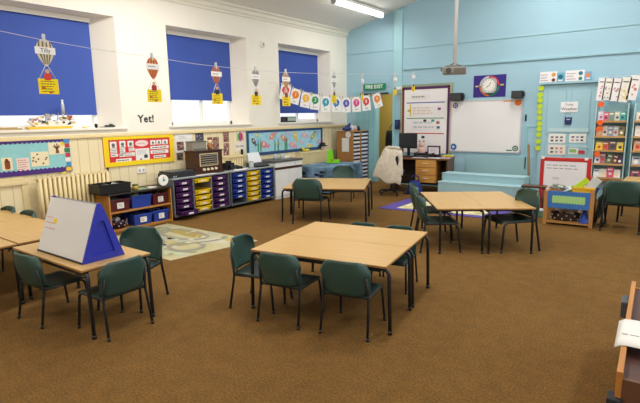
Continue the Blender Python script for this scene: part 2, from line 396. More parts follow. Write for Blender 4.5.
T = make_table(.98, .6, HT, 'beech school table against the cream panelling under the turquoise display'); T.location = (-6.375, 2.03, 0)
T = make_table(1.18, .6, HT, 'beech school table cut off by the left edge, beside the easel table'); T.location = (-5.27, 1.4, 0)

# ------------------------------------------------------------------ chairs
def make_chair(label):
    t = thing('school_chair', label, 'chair')
    def seat(u, v):
        x = (u-.5)*2; y = -.165+.375*v
        w = .178*(1-.06*max(0, v-.8)/.2)
        z = .315-.012*math.sin(PI*v)*(1-x*x*.5)-(.03*((v-.85)/.15)**2 if v > .85 else 0)
        return (x*w, y, z)
    MB(SEAT_G).grid(seat, 8, 12, .008).obj('seat', t)
    def back(u, v):
        x = (u-.5)*2; s = (v-.5)*2
        w = .183*(1-.2*max(0, s)**4-.03*max(0, -s)**4)+.012*math.exp(-((s-.25)/.3)**2)
        z = .452+.133*s*(1-(.26 if s > 0 else .05)*x**6)
        y = -.178-.05*(z-.32)/.27+.045*x**4+.018*x*x-.012*math.sin(PI*v)
        return (x*w, y, z)
    MB(CHAIR_G).grid(back, 16, 12, -.009).obj('backrest', t)
    for sx in (-1, 1):
        MB(STEEL).tube(bend([(sx*.187, -.205, .005), (sx*.176, -.155, .305), (sx*.168, -.188, .47)], .05), .0105, 8).cyl((sx*.1875, -.207, 0), (sx*.187, -.203, .025), .0125).obj('leg', t)
        MB(STEEL).tube(bend([(sx*.187, .205, .005), (sx*.172, .175, .296), (sx*.172, -.15, .296)], .05), .0105, 8).cyl((sx*.1875, .206, 0), (sx*.187, .203, .025), .0125).obj('leg', t)
    MB(STEEL).tube([(-.176, -.155, .303), (.176, -.155, .303)], .009, 8).obj('crossbar', t)
    return t
chair0 = None
def chair(rear_mid, ang, label, scale=1.0, rear=-.205):
    """chair whose rear feet straddle rear_mid, facing local +y turned by ang degrees"""
    global chair0
    a = R(ang); off = Vector((-math.sin(a), math.cos(a), 0))*(-rear*scale)
    loc = Vector((rear_mid[0], rear_mid[1], 0))+off
    if chair0 is None: chair0 = make_chair(label); o = chair0; o.location = loc; o.rotation_euler = (0, 0, a)
    else: o = dup(chair0, loc, a, label)
    o.scale = (scale,)*3; return o
chair((-1.915, 2.76), 12.6, 'dark green school chair, right of the two at the near side of the middle table')
chair((-2.455, 2.64), 9.5, 'dark green school chair tucked under the middle table, between the side-on chair and its twin')
chair((-3.075, 2.845), -73, 'green school chair side-on at the left end of the middle table')
def behind(px, py, ang, d, label, sc=1.0):
    p = on_z(px, py, HT); a = R(ang); chair((p.x+math.sin(a)*d, p.y-math.cos(a)*d), ang, label, sc)
behind(361, 225.3, 191, .085, 'green school chair behind the middle table, the left one of two peeking over it', .92)
behind(398, 228.7, 191, .085, 'green school chair behind the middle table, the right one, by its back corner leg', .92)
chair((-4.51, 5.56), 20, 'dark green school chair with its back to us at the far pair of tables', 1.2)
p = on_z(343.5, 168.5, .585); chair((p.x, p.y), 207, 'green school chair behind the far tables, facing us before the blue patterned cloth', 1.1)
chair((-2.57, 5.30), -54, 'green school chair nearer the camera of the close pair at the right table', 1.14)
p = on_z(410.5, 184, .70); chair((p.x+.03, p.y), -56, 'green school chair farther from the camera of the close pair, seen edge-on', 1.2)
chair((-1.50, 6.14), 138, 'green school chair alone at the right end of the right table, near the toy trolley', 1.2)
chair((-4.10, 1.515), 3, 'dark green school chair in shadow under the front of the easel table')
chair((-3.28, 1.90), 92, 'dark green school chair at the end of the easel table, below the blue triangle')
chair((-3.93, 2.47), 206, 'green school chair behind the easel table, between it and the road playmat', 1.08)
p = on_z(27, 211, .585); chair((p.x, p.y+.03), 180, 'green school chair half hidden behind the tables, next to the radiator end')
p = on_z(7, 207, .585); chair((p.x, p.y+.03), 180, 'green school chair with only its top showing over the far left table')
chair((-.69, 7.5), 1, 'larger dark green chair at the right edge, pushed to the table by the book racks', 1.2)

# ------------------------------------------------------------------ easel on the left table
a = on_z(83, 265, HT); bq = on_z(121, 255, HT); c_ = on_z(38, 250.5, HT)
ux = (a-c_).normalized(); Le = (a-c_).length; De = .34
t = thing('tabletop_easel', 'triangular tabletop easel with white dry-wipe face and blue ends', 'easel', (a+c_)/2+Vector((-ux.y, ux.x, 0))*De/2+Vector((0, 0, .001)), math.atan2(ux.y, ux.x))
He = .435; BLP = mat('#2A35B0', .45, spec=.5); WB = mat('#DCDBDD', .22, spec=.6)
for s, nm in ((-1, 'front'), (1, 'rear')):
    n = MB(WB); y0, y1 = s*De/2, s*.02
    n.face([(-Le/2, y0, .012), (Le/2-.012, y0, .012), (Le/2-.012, y1, He), (-Le/2, y1, He)]).face([(-Le/2, y0-s*.012, .012), (-Le/2, y1-s*.012, He-.01), (Le/2-.012, y1-s*.012, He-.01), (Le/2-.012, y0-s*.012, .012)])
    if s < 0:
        def on(u, v, lift=.0012):  # point on the sloping face
            return Vector((-Le/2+u*Le, y0+(y1-y0)*v-lift, .012+(He-.012)*v+lift*.4))
        n.m(YEL).face([on(.2, .53), on(.28, .53), on(.28, .62), on(.2, .62)])
        n.m(mat('#C98A92', .7))
        for k in range(3):
            for j in range(3+k): n.face([on(.04+.05*j, .62-.1*k), on(.075+.05*j, .62-.1*k), on(.075+.05*j, .64-.1*k), on(.04+.05*j, .64-.1*k)])
    n.obj('whiteboard', t)
n = MB(BLACK).box(-Le/2, Le/2-.01, -De/2-.006, -De/2+.01, 0, .014).box(-Le/2, Le/2-.01, De/2-.01, De/2+.006, 0, .014); n.obj('pen_ledge', t)
for sx in (-1, 1):
    n = MB(BLP)
    def P3(y, z, x): return (sx*(Le/2-.014+x), y, z)
    out = [(-De/2-.004, 0), (De/2+.004, 0), (.012, He+.006), (-.012, He+.006)]; inn = [(-De/2+.075, .05), (De/2-.075, .05), (.03, He*.66), (.015, He*.7), (-.015, He*.7), (-.03, He*.66)]
    outl = out[:2]+[(.04, He-.06), (.012, He+.006), (-.012, He+.006), (-.04, He-.06)]
    for i in range(6):
        j = (i+1) % 6; ii = [inn[0], inn[1], inn[2], inn[3], inn[4], inn[5]]
        n.face([P3(*outl[i], .016), P3(*outl[j], .016), P3(*ii[j], .016), P3(*ii[i], .016)])
        n.face([P3(*ii[i], .016), P3(*ii[j], .016), P3(*ii[j], -.004), P3(*ii[i], -.004)])
        n.face([P3(*outl[i], 0), P3(*outl[j], 0), P3(*outl[j], .016), P3(*outl[i], .016)])
    n.face([P3(*p_, -.004) for p_ in inn]); n.face([P3(*p_, 0) for p_ in outl])
    n.obj('end_panel', t)

# ------------------------------------------------------------------ window wall furniture (local x = along the wall, front = local -y)
XF = -6.41
# open bookcase
yb0, yb1 = 3.54, 4.57; Wb = yb1-yb0
t = thing('bookcase', 'low open wooden bookcase with black top under the red notice board', 'bookcase', (XF, (yb0+yb1)/2, 0), PI/2)
for x in (-Wb/2, Wb/2-.02): MB(OAKV).box(x, x+.02, 0, .42, 0, .545, .002).obj('side_panel', t)
MB(OAK).box(-Wb/2+.02, Wb/2-.02, 0, .4, .02, .045).obj('bottom_shelf', t)
MB(OAK).box(-Wb/2+.02, Wb/2-.02, 0, .4, .285, .305).obj('middle_shelf', t)
MB(mat('#6B4526', .7)).box(-Wb/2+.02, Wb/2-.02, .4, .415, .02, .545).obj('back_panel', t)
MB(mat('#2A2624', .5)).box(-Wb/2-.012, Wb/2+.0, -.015, .43, .545, .565, .003).obj('top', t)
MB(OAK).box(-Wb/2+.02, Wb/2-.02, .02, .04, 0, .02).obj('plinth', t)
def bin_(x0, x1, z, h, m, label, fill, lab=True, dep=.33):
    w = x1-x0
    o = thing('storage_bin', label, 'storage bin', (XF-.03, (yb0+yb1)/2+(x0+x1)/2, z+.001), PI/2)
    n = MB(m); a1 = w/2; a0 = w/2-.02
    def wall(p, q, p2, q2): n.face([p, q, q2, p2])
    lo = [(-a0, .02, 0), (a0, .02, 0), (a0, dep-.02, 0), (-a0, dep-.02, 0)]; hi = [(-a1, 0, h), (a1, 0, h), (a1, dep, h), (-a1, dep, h)]; hin = [(-a1+.012, .012, h), (a1-.012, .012, h), (a1-.012, dep-.012, h), (-a1+.012, dep-.012, h)]; li = [(x*.94, .02+(y-.02)*.96+.008, .008) for x, y, z_ in lo]
    n.face(lo[::-1])
    for i in range(4):
        j = (i+1) % 4; n.face([lo[i], lo[j], hi[j], hi[i]]); n.face([hi[i], hi[j], hin[j], hin[i]]); n.face([hin[i], hin[j], li[j], li[i]])
    n.face(li); n.box(-a1-.006, a1+.006, -.008, .004, h-.022, h+.002, .003); n.obj('tub', o)
    if lab:
        n = MB(PAPER).box(-w*.17, w*.17, -.002, .004, h*.24, h*.72); n.strips(-w*.13, w*.13, h*.3, h*.66, 3, -.002, mat('#8A6A5A', .8)); n.obj('label', o)
    n = MB(); 
    for k in range(9):
        n.m(mat(random.choice(fill), .6)); x = random.uniform(-a0*.75, a0*.75); y = random.uniform(.08, dep-.09); s = random.uniform(.025, .045)
        n.box(x-s, x+s, y-s, y+s, h*.4, h+random.uniform(-.02, .02), .006)
    n.obj('contents', o)
MAR = mat('#5B1A26', .45)
x = -Wb/2
bin_(x+.035, x+.34, .305, .17, MAR, 'dark red storage bin on the upper shelf, left end of the bookcase', ['#3E4A3A', '#5B1A26', '#6A6A6A'])
bin_(x+.365, x+.70, .305, .185, BLUE, 'blue storage bin of yellow and green pieces, middle of the upper bookcase shelf', ['#C9B23A', '#4F8A46', '#B9B9A8'], False)
bin_(x+.72, x+.985, .305, .17, MAR, 'dark red storage bin on the upper shelf, beside the purple trays', ['#5B1A26', '#3A2A2A'])
bin_(x+.38, x+.69, .046, .16, BLUE, 'blue storage bin with white label in the middle of the lower bookcase shelf', ['#22305F', '#39456E'])
bin_(x+.71, x+.985, .046, .17, BLUE, 'blue storage bin with a low label on the lower shelf, beside the purple trays', ['#22305F', '#9FA6B0'])
o = thing('patterned_basket', 'dark purple patterned basket on the lower bookcase shelf', 'basket', (XF-.03, yb0+.19, .047), PI/2)
n = MB(mat('#30182F', .6)); n.lathe([(.12, 0), (.145, .07), (.15, .12), (.14, .12), (.12, .02)], 18, (0, .16, 0)); n.m(mat('#D9C9D6', .7))
for k in range(16):
    an = PI+PI*k/15; n.ball((.148*math.cos(an), .16+.148*math.sin(an), .03+.07*(k % 3)/2+.012), .01, n=6)
n.obj('bowl', o)
n = MB(mat('#D8D2DA', .5))
for k in range(6): n.ball((random.uniform(-.07, .07), .16+random.uniform(-.07, .07), .12), .03, n=8)
n.obj('contents', o)
# on the bookcase
o = thing('black_crate', 'black plastic crate on the bookcase top, next to the radiator', 'crate', (-6.45, 3.68, .566), PI/2)
n = MB(BLACK); cw, cdp, ch = .235, .30, .14
for q_ in ((-cw, cw, 0, .012, 0, ch), (-cw, cw, cdp-.012, cdp, 0, ch), (-cw, -cw+.012, .012, cdp-.012, 0, ch), (cw-.012, cw, .012, cdp-.012, 0, ch), (-cw, cw, 0, cdp, 0, .008)): n.box(*q_)
n.box(-cw-.008, cw+.008, -.008, .012, ch-.018, ch, .003).box(-cw-.008, -cw+.01, -.008, cdp, ch-.018, ch, .003).box(cw-.01, cw+.008, -.008, cdp, ch-.018, ch, .003); n.obj('tub', o)
n = MB(mat('#33363A', .4))
for k in range(7): n.box(-.19+.055*k, -.15+.055*k, .06, .24, .01, .09+.02*(k % 3), .005)
n.m(WHITE).tube(bend([(.0, .1, .1), (.02, .12, .14), (.1, .12, .12)], .01), .006); n.obj('contents', o)
o = thing('glue_tub', 'small yellow tub with green lid on the bookcase top', 'tub', (-6.52, 4.03, .566), PI/2)
MB(mat('#C9B347', .5)).lathe([(.04, 0), (.042, .07)], 14).obj('pot', o); MB(mat('#4B5F3A', .5)).lathe([(.044, .068), (.044, .085), (.03, .088)], 14).obj('lid', o)
for k, (y, s, c, lb) in enumerate(((4.14, .1, '#8FA37E', 'pale green exercise book lying on the bookcase beside the yellow tub'), (4.28, .09, '#D9D6CC', 'white paper booklet lying on the bookcase between green book and clock'))):
    n = MB(mat(c, .7)).box(-s, s, -.07, .07, 0, .012, .002).m(PAPER).box(-s+.003, s-.001, -.068, .066, .003, .010); tag(n.obj('exercise_book', loc=(-6.53, y, .566), rz=PI/2+.3*k), lb, 'book')
o = thing('desk_clock', 'round white disc clock propped between bookcase and tray unit', 'clock', on_x(162, 180, -6.40)+Vector((.03, 0, 0)), PI/2)
MB(WHITE).disc(0, 0, .082, -.012, .012, 28).obj('dial', o); MB(mat('#7FB6C9', .4)).disc(0, 0, .022, -.015, -.011, 16).obj('centre', o); MB(INK).box(-.004, .004, -.0165, -.015, 0, .05).box(0, .035, -.0165, -.015, -.003, .003).obj('hands', o)
MB(LGREY).box(-.02, .02, .012, .03, -.086, -.02).obj('stand', o)

# tray units
def tray_unit(y0, y1, label, cols, h=.67):
    Wd = y1-y0; root = thing('tray_unit', label, 'tray storage unit', (XF, (y0+y1)/2, 0), PI/2)
    G = mat('#646B70', .5); G2 = mat('#747B80', .45); G3 = mat('#B3B8BA', .4)
    for x in (-Wd/2, Wd/2-.022): MB(G).box(x, x+.022, 0, .42, .06, h-.022, .003).obj('side_panel', root)
    MB(G3).box(-Wd/2-.005, Wd/2+.005, -.008, .43, h-.006, h, .002).obj('top', root); MB(G2).box(-Wd/2-.004, Wd/2+.004, -.012, .42, h-.024, h-.006, .003).obj('top_edge', root)
    MB(G).box(-Wd/2+.022, Wd/2-.022, 0, .42, .06, .082).obj('base', root)
    MB(mat('#5A5F63', .6)).box(-Wd/2+.022, Wd/2-.022, .405, .42, .082, h-.022).obj('back_panel', root)
    cw = (Wd-.044)/3
    for k in (1, 2): MB(G2).box(-Wd/2+.022+cw*k-.014, -Wd/2+.022+cw*k+.014, .004, .4, .082, h-.022).obj('divider', root)
    for sx in (-1, 1):
        for y in (.06, .36): MB(BLACK).tube([(sx*(Wd/2-.08)-.012, y, .03), (sx*(Wd/2-.08)+.012, y, .03)], .029, 12).m(LGREY).box(sx*(Wd/2-.08)-.02, sx*(Wd/2-.08)+.02, y-.012, y+.012, .035, .06).obj('castor', root)
    pitch = (h-.022-.082)/6
    for k, (m, rows) in enumerate(cols):
        xc = -Wd/2+.022+cw*(k+.5); w = cw/2-.03
        for r_, pull in rows:
            z = h-.03-pitch*(r_+1)+.006; hh = pitch-.022
            n = MB(m)
            lo = [(-w*.94, .03), (w*.94, .03), (w*.94, .36), (-w*.94, .36)]; hi = [(-w, .004), (w, .004), (w, .37), (-w, .37)]
            A = [(x, y, 0) for x, y in lo]; B = [(x, y, hh-.012) for x, y in hi]
            n.face(A[::-1])
            for i in range(4):
                j = (i+1) % 4; n.face([A[i], A[j], B[j], B[i]])
            n.face([(x, y, hh-.03) for x, y in hi])
            n.box(-w-.014, w+.014, -.006, .02, hh-.012, hh, .003).box(-w-.014, -w, .02, .37, hh-.01, hh).box(w, w+.014, .02, .37, hh-.01, hh)
            n.prism([(-w*.62, hh*.12), (w*.62, hh*.12), (w*.7, hh*.72), (-w*.7, hh*.72)], -.004, .03)
            tr_ = n.obj('tray', root, (xc+random.uniform(-.003, .003), -pull-random.uniform(0, .03), z))
            n = MB(PAPER).box(-.045, .045, -.0075, -.0045, hh*.25, hh*.62).m(INKF).box(-.035, .03, -.0082, -.0075, hh*.38, hh*.46); n.obj('label', tr_)
    return root
al = [(r_, 0) for r_ in range(6)]
tray_unit(4.61, 5.775, 'grey tray unit with purple trays either side of yellow ones, under the old radio', [(PURP, al[:5]+[(5, .12)]), (YEL, [(0, 0)]+al[2:]), (PURP, al)])
tray_unit(5.81, 6.93, 'grey tray unit with blue trays either side of yellow ones, beside the white cupboard', [(BLUE, al[:5]), (YEL, al), (BLUE, al)])

# white base cupboard with dark worktop
yc0, yc1 = 6.97, 7.78
t = thing('base_cupboard', 'white base cupboard with dark worktop and brown stripe, end of the tray units', 'cupboard', (XF, (yc0+yc1)/2, 0), PI/2); w = (yc1-yc0)/2
MB(mat('#D9DAD8', .5)).box(-w, w, .012, .5, 0, .725).obj('carcass', t); MB(mat('#5B5A58', .4)).box(-w-.02, w+.02, -.02, .52, .725, .76, .004).obj('worktop', t)
d = MB(mat('#E9EAE8', .4)).box(-w+.003, w-.003, -.004, .012, .63-.0, .72, .002).obj('drawer_front', t)
MB(mat('#4A2519', .4)).box(-w, w, -.012, .012, .585, .625, .003).obj('handle_rail', t)
for s in (-1, 0): MB(mat('#E9EAE8', .4)).box(s*w+.004 if s else .003, (0 if s else w)-.003, -.004, .012, .06, .58, .002).obj('door', t)
MB(mat('#9FC4D6', .5)).ring(w*.45, .672, .02, .027, -.007, -.0035, 16).obj('ring_sticker', t)

# radiators
def radiator(y0, y1, z0, z1, label, nn):
    o = thing('column_radiator', label, 'radiator', (XL+.05, (y0+y1)/2, 0), PI/2); Wd = y1-y0
    p_ = Wd/nn
    for k in range(nn):
        x = -Wd/2+p_*(k+.5); n = MB(CREAMR)
        for y in (-.1, -.05): n.tube([(x, y, z0+.03), (x, y, z1-.03)], p_*.36, 8)
        n.tube([(x, -.115, z1-.03), (x, -.035, z1-.03)], p_*.4, 8).tube([(x, -.115, z0+.03), (x, -.035, z0+.03)], p_*.4, 8); n.obj('column', o)
    MB(CREAMR).tube([(-Wd/2-.04, -.075, z0+.03), (Wd/2+.02, -.075, z0+.03)], .016, 8).obj('pipe', o); MB(CREAMR).tube([(-Wd/2-.02, -.075, z1-.03), (Wd/2+.02, -.075, z1-.03)], .014, 8).obj('pipe', o); MB(CREAMR).tube(bend([(-Wd/2-.04, -.075, z0+.03), (-Wd/2-.06, -.075, z0+.03), (-Wd/2-.06, -.075, 0)], .02), .014).obj('pipe', o)
    for sx in (-1, 1): MB(CREAMR).box(sx*(Wd/2-p_*1.5)-.012, sx*(Wd/2-p_*1.5)+.012, -.11, -.04, 0, z0+.02).obj('foot', o)
    return o
radiator(2.80, 3.80, .12, .87, 'cream column radiator behind the left tables, beside the bookcase', 16)
o = thing('radiator_cover', 'cream slatted radiator cover below the fish display, with small toys on top', 'radiator cover', (XL+.03, 8.74, 0), PI/2)
n = MB(CREAMR).box(-.52, .52, -.14, -.02, .8, .835, .004)
n.obj('top', o)
for sx in (-1, 1): MB(CREAMR).box(sx*.5-.02, sx*.5+.02, -.135, 0, 0, .8).obj('post', o)
for k in range(22): MB(CREAMR).box(-.475+.0432*k, -.475+.0432*k+.03, -.13, -.115, .1, .8, .003).obj('slat', o)
MB(CREAMR).box(-.48, .48, -.115, -.03, .0, .1).box(-.48, .48, -.1, -.09, .1, .8).obj('back', o)
# left low panelling ledge
struct(MB(CREAMR).box(XL, XL+.03, 1.5, 2.72, .78, .82, .004).box(XL, XL+.02, 2.66, 2.74, .16, .82, .003).box(XL, XL+.02, 1.5, 2.7, .82, .86, .003).obj('trim_7'))

# ------------------------------------------------------------------ things on top of the tray units
ZT = .671
o = thing('record_player', 'flat black record player with closed lid on the first tray unit', 'record player', (-6.63, 4.86, ZT), PI/2)
MB(mat('#2A2C2F', .35)).box(-.25, .25, -.16, .16, 0, .07, .006).obj('base', o); MB(mat('#3B4044', .25)).box(-.235, .235, -.145, .15, .07, .105, .012).obj('lid', o); MB(LGREY).disc(-.18, .025, .012, -.166, -.16).disc(-.14, .025, .012, -.166, -.16).obj('knob', o)
o = thing('vintage_radio', 'vintage dark brown wooden radio with grille and four cream knobs', 'radio', (-6.62, 5.42, ZT+.006), PI/2)
DB = wood('#35190F', '#4A2616', 3, .3)
MB(DB).box(-.30, .30, -.13, .13, .012, .375, .02).obj('case', o)
MB(DB).box(-.315, .315, -.145, .145, 0, .025, .006).obj('plinth', o); MB(DB).box(-.31, .31, -.14, .14, .37, .39, .006).obj('cap', o)
MB(mat('#D8C79A', .5)).box(-.2, .19, -.137, -.13, .13, .34).obj('dial_frame', o)
n = MB(mat('#1F1A17', .6)).box(-.185, .175, -.14, -.137, .145, .325)
n.m(mat('#9C9588', .5))
for k in range(5): n.box(-.18, .17, -.146, -.139, .155+.036*k, .168+.036*k)
n.obj('grille', o)
for k in range(4): MB(mat('#EADFC0', .35)).disc(-.125+.085*k, .075, .021, -.158, -.128, 14).obj('knob', o)
o = thing('metal_toaster', 'grey metal box standing on top of the vintage radio', 'box', (-6.62, 5.27, ZT+.397), PI/2)
MB(mat('#8E8A7E', .4, noise=.1, scale=6)).box(-.145, .145, -.09, .09, 0, .15, .012).obj('case', o); MB(mat('#5E5B54', .5)).box(-.13, .13, -.093, -.089, .02, .035).box(-.15, .15, -.095, .095, .14, .155, .004).obj('rim', o)
o = thing('plush_toy', 'small brown and cream toy figure on the radio top', 'toy', (-6.6, 5.54, ZT+.397), PI/2)
MB(mat('#B07B4A', .9)).ball((0, 0, .05), .045, .04, .055).obj('body', o); MB(mat('#E0C39A', .9)).ball((0, -.005, .125), .04, .038, .038).ball((-.03, 0, .155), .014).ball((.03, 0, .155), .014).obj('head', o); MB(mat('#8E5A33', .9)).tube([(-.04, -.01, .08), (-.07, -.04, .05)], .014).tube([(.04, -.01, .08), (.07, -.04, .05)], .014).obj('arm', o)
o = thing('camera', 'old black bellows camera on the second tray unit, beside the radio', 'camera', (-6.63, 5.98, ZT), PI/2)
MB(BLACK).box(-.1, .1, -.04, .06, 0, .13, .01).box(-.04, .04, -.03, .04, .13, .165, .006).obj('body', o); MB(mat('#24262A', .4)).tube([(0, -.04, .06), (0, -.12, .06)], .045, 14).obj('lens', o); MB(BLACK).tube(bend([(.1, .0, .08), (.2, -.05, .06), (.28, -.08, .012)], .04), .01).obj('strap', o)
o = thing('hole_punch', 'low black hole punch lying by the glass jar', 'desk tool', (-6.6, 6.2, ZT), PI/2); MB(BLACK).box(-.07, .07, -.05, .05, 0, .03, .01).obj('base', o); MB(DGREY).box(-.06, .05, -.04, .04, .032, .055, .01).obj('lever', o)
n = MB(PAPER).box(-.16, .16, -.12, .12, 0, .004).box(-.13, .19, -.1, .13, .004, .007); tag(n.obj('paper_sheet', loc=(-6.57, 6.12, ZT), rz=PI/2+.2), 'loose white paper sheets on the second tray unit', 'paper')
n = MB(PAPER).box(-.2, .2, -.1, .1, 0, .005); tag(n.obj('paper_sheet', loc=(-6.5, 5.3, ZT), rz=PI/2), 'white paper sheet under the front of the vintage radio', 'paper')
GLS = mat('#B7C3C4', .15, spec=.6)
o = thing('glass_jar', 'small clear glass jar at the end of the tray units', 'jar', (-6.55, 6.47, ZT), 0)
MB(GLS).lathe([(.04, 0), (.045, .02), (.045, .09), (.035, .105)], 14).obj('body', o); MB(LGREY).lathe([(.038, .104), (.038, .125)], 14).obj('lid', o)
o = thing('small_printer', 'black desktop printer with a white sheet standing in its feeder', 'printer', (-6.64, 6.71, ZT), PI/2); o.scale = (.85, .9, .9)
MB(mat('#3D4043', .4)).box(-.23, .23, -.13, .12, 0, .085, .012).obj('case', o); MB(BLACK).box(-.18, .18, -.2, -.1, .0, .025, .004).obj('tray', o); MB(mat('#5A5D60', .4)).box(-.2, .2, -.134, -.128, .03, .065).obj('front_panel', o)
n = MB(mat('#E9ECF0', .7)); n.face([(-.2, .04, .085), (.2, .04, .085), (.18, .11, .29), (-.18, .11, .29)]).face([(-.2, .05, .085), (-.18, .12, .29), (.18, .12, .29), (.2, .05, .085)]); n.obj('paper', o)
for k, (y, lb) in enumerate(((7.22, 'clear glass beaker on the white cupboard, beside the printer'), (7.36, 'clear glass beaker on the white cupboard, near its far end'))):
    n = MB(GLS).lathe([(.045, 0), (.048, .11), (.044, .11), (.04, .01)], 14); tag(n.obj('glass_beaker', loc=(-6.62+.05*k, y, .761)), lb, 'beaker')
n = MB(mat('#F0E9C0', .6)).box(-.12, .12, -.05, .05, 0, .05, .006).m(WHITE).box(-.11, .11, -.052, -.05, .01, .04); tag(n.obj('cardboard_tray', loc=(-6.7, 7.55, .761), rz=PI/2), 'pale yellow carton on the far end of the white cupboard', 'carton')
o = thing('headset', 'black handset hanging on the cream panelling under the heart poster', 'handset', (XL+.012, 6.60, .93), PI/2); MB(BLACK).box(-.02, .02, -.03, 0, -.07, .07, .008).obj('body', o); MB(BLACK).tube([(0, -.01, -.07), (.01, -.01, -.16)], .005).obj('cord', o)
# cream slats behind the blue trays
o = thing('column_radiator', 'short cream column radiator on the wall behind the camera and jar', 'radiator', (XL+.02, 6.3, 0), PI/2)
for k in range(9): MB(CREAMR).tube([(-.24+.06*k, -.06, .35), (-.24+.06*k, -.06, .88)], .022, 8).tube([(-.24+.06*k, -.02, .88), (-.24+.06*k, -.1, .88)], .024, 8).obj('column', o)
MB(CREAMR).tube([(-.3, -.06, .38), (.3, -.06, .38)], .015).obj('pipe', o)
for sx in (-.2, .17): MB(CREAMR).box(sx, sx+.03, -.08, 0, .36, .4).obj('bracket', o)

# ------------------------------------------------------------------ wall displays
class Board:
    """flat display standing on a wall: normalised u (rightwards), v (downwards) over its width and height"""
    def __init__(s, name, label, cat, c, rz, W_, H_): s.o = thing(name, label, cat, c, rz); s.W, s.H = W_, H_
    def X(s, u): return (u-.5)*s.W
    def Z(s, v): return (.5-v)*s.H
    def back(s, m, name='backing', t=.012, frame=None):
        MB(m).box(-s.W/2, s.W/2, -t, 0, -s.H/2, s.H/2).obj(name, s.o)
    def paper(s, u0, v0, u1, v1, m=PAPER, lines=0, ink=INKF, y=-.014, name='paper', tilt=0, art=None):
        w, h = (u1-u0)*s.W, (v1-v0)*s.H
        n = MB(m).box(-w/2, w/2, -.0015, .001, -h/2, h/2)
        if lines: n.strips(-w*.42, w*.42, -h*.42, h*.42, lines, -.0015, ink)
        if art: art(n, w, h)
        p_ = n.obj(name, s.o, ((s.X(u0)+s.X(u1))/2, y, (s.Z(v0)+s.Z(v1))/2)); p_.rotation_euler = (0, tilt, 0); return p_
def lwall(y0, y1, z0, z1): return ((XL+.002, (y0+y1)/2, (z0+z1)/2), PI/2, y1-y0, z1-z0)
def fwall(x0, x1, z0, z1, y=YF): return (((x0+x1)/2, y-.002, (z0+z1)/2), 0, x1-x0, z1-z0)

def tree(n, w, h):
    n.m(mat('#7A4A2A', .8)).prism([(-.02, -h*.4), (.03, -h*.4), (.015, h*.05), (-.01, h*.05)], -.003, -.0016)
    for a_, l in ((60, .3), (85, .38), (115, .34), (140, .28), (35, .26)):
        n.tube([(0, -.003, -h*.02), (w*.5*l*2*math.cos(R(a_)), -.003, h*l*math.sin(R(a_))*1.1)], .006, 5)
    n.m(YEL).disc(w*.38, h*.36, w*.12, -.003, -.0016)
def bearart(n, w, h):
    n.m(mat('#8A4526', .8)).prism(rrect(-w*.24, w*.26, -h*.42, h*.28, .02), -.003, -.0016).disc(-w*.02, h*.3, w*.16, -.003, -.0016)
def treat(n, w, h):
    n.m(mat('#6A4A3A', .8))
    for k in range(8): n.disc(random.uniform(-w*.4, w*.4), random.uniform(-h*.35, h*.35), .012, -.003, -.0016, 8)
B = Board('notice_board', 'turquoise notice board with purple scalloped border below the near window', 'notice board', *lwall(1.45, 3.335, .895, 1.37))
B.back(mat('#93CFD3', .8, noise=.04, scale=14))
PB = mat('#4C2C7E', .7)
MB(PB).prism(wavy(-B.W/2, B.W/2, B.Z(.1), B.Z(0), .018, 34, 'bottom'), -.016, -.012).obj('border', B.o)
MB(PB).prism(wavy(-B.W/2, B.W/2, B.Z(1), B.Z(.88), .018, 34, 'top'), -.016, -.012).obj('border', B.o)
n = MB(PB)
for k, c in enumerate(['#E8C33A', '#4A8FC9', '#F2EDE0', '#C93A4A', '#3F7F55', '#C93A4A', '#4A8FC9']):
    n.m(mat(c, .7)).box(B.W/2-.085+.012*(k % 2), B.W/2-.01, -.018, -.016, B.Z(1)+.065*k+.008, B.Z(1)+.065*k+.062)
n.obj('picture_border', B.o)
def uB(px): return (on_x(px, 155, XL).y-1.45)/B.W
CRP = mat('#EFE3BE', .8)
B.paper(uB(0), .48, uB(11), .82, CRP, art=bearart); B.paper(uB(15), .52, uB(28), .88, mat('#F3D9CF', .8), 5, mat('#B98A80', .8)); B.paper(uB(30), .38, uB(48), .78, CRP, art=treat, tilt=.0); B.paper(uB(48.5), .14, uB(65), .48, CRP, art=tree)
B.paper(.25, .3, .38, .7, CRP, 4); B.paper(.1, .35, .2, .75, CRP, 4)
n = MB(YEL).tube([(-.03, -.02, 0), (.03, -.02, .015)], .012, 6); tag(n.obj('chalk_stub', loc=(XL+.06, 3.18, .88), rz=PI/2), 'small yellow clip under the turquoise notice board', 'clip')

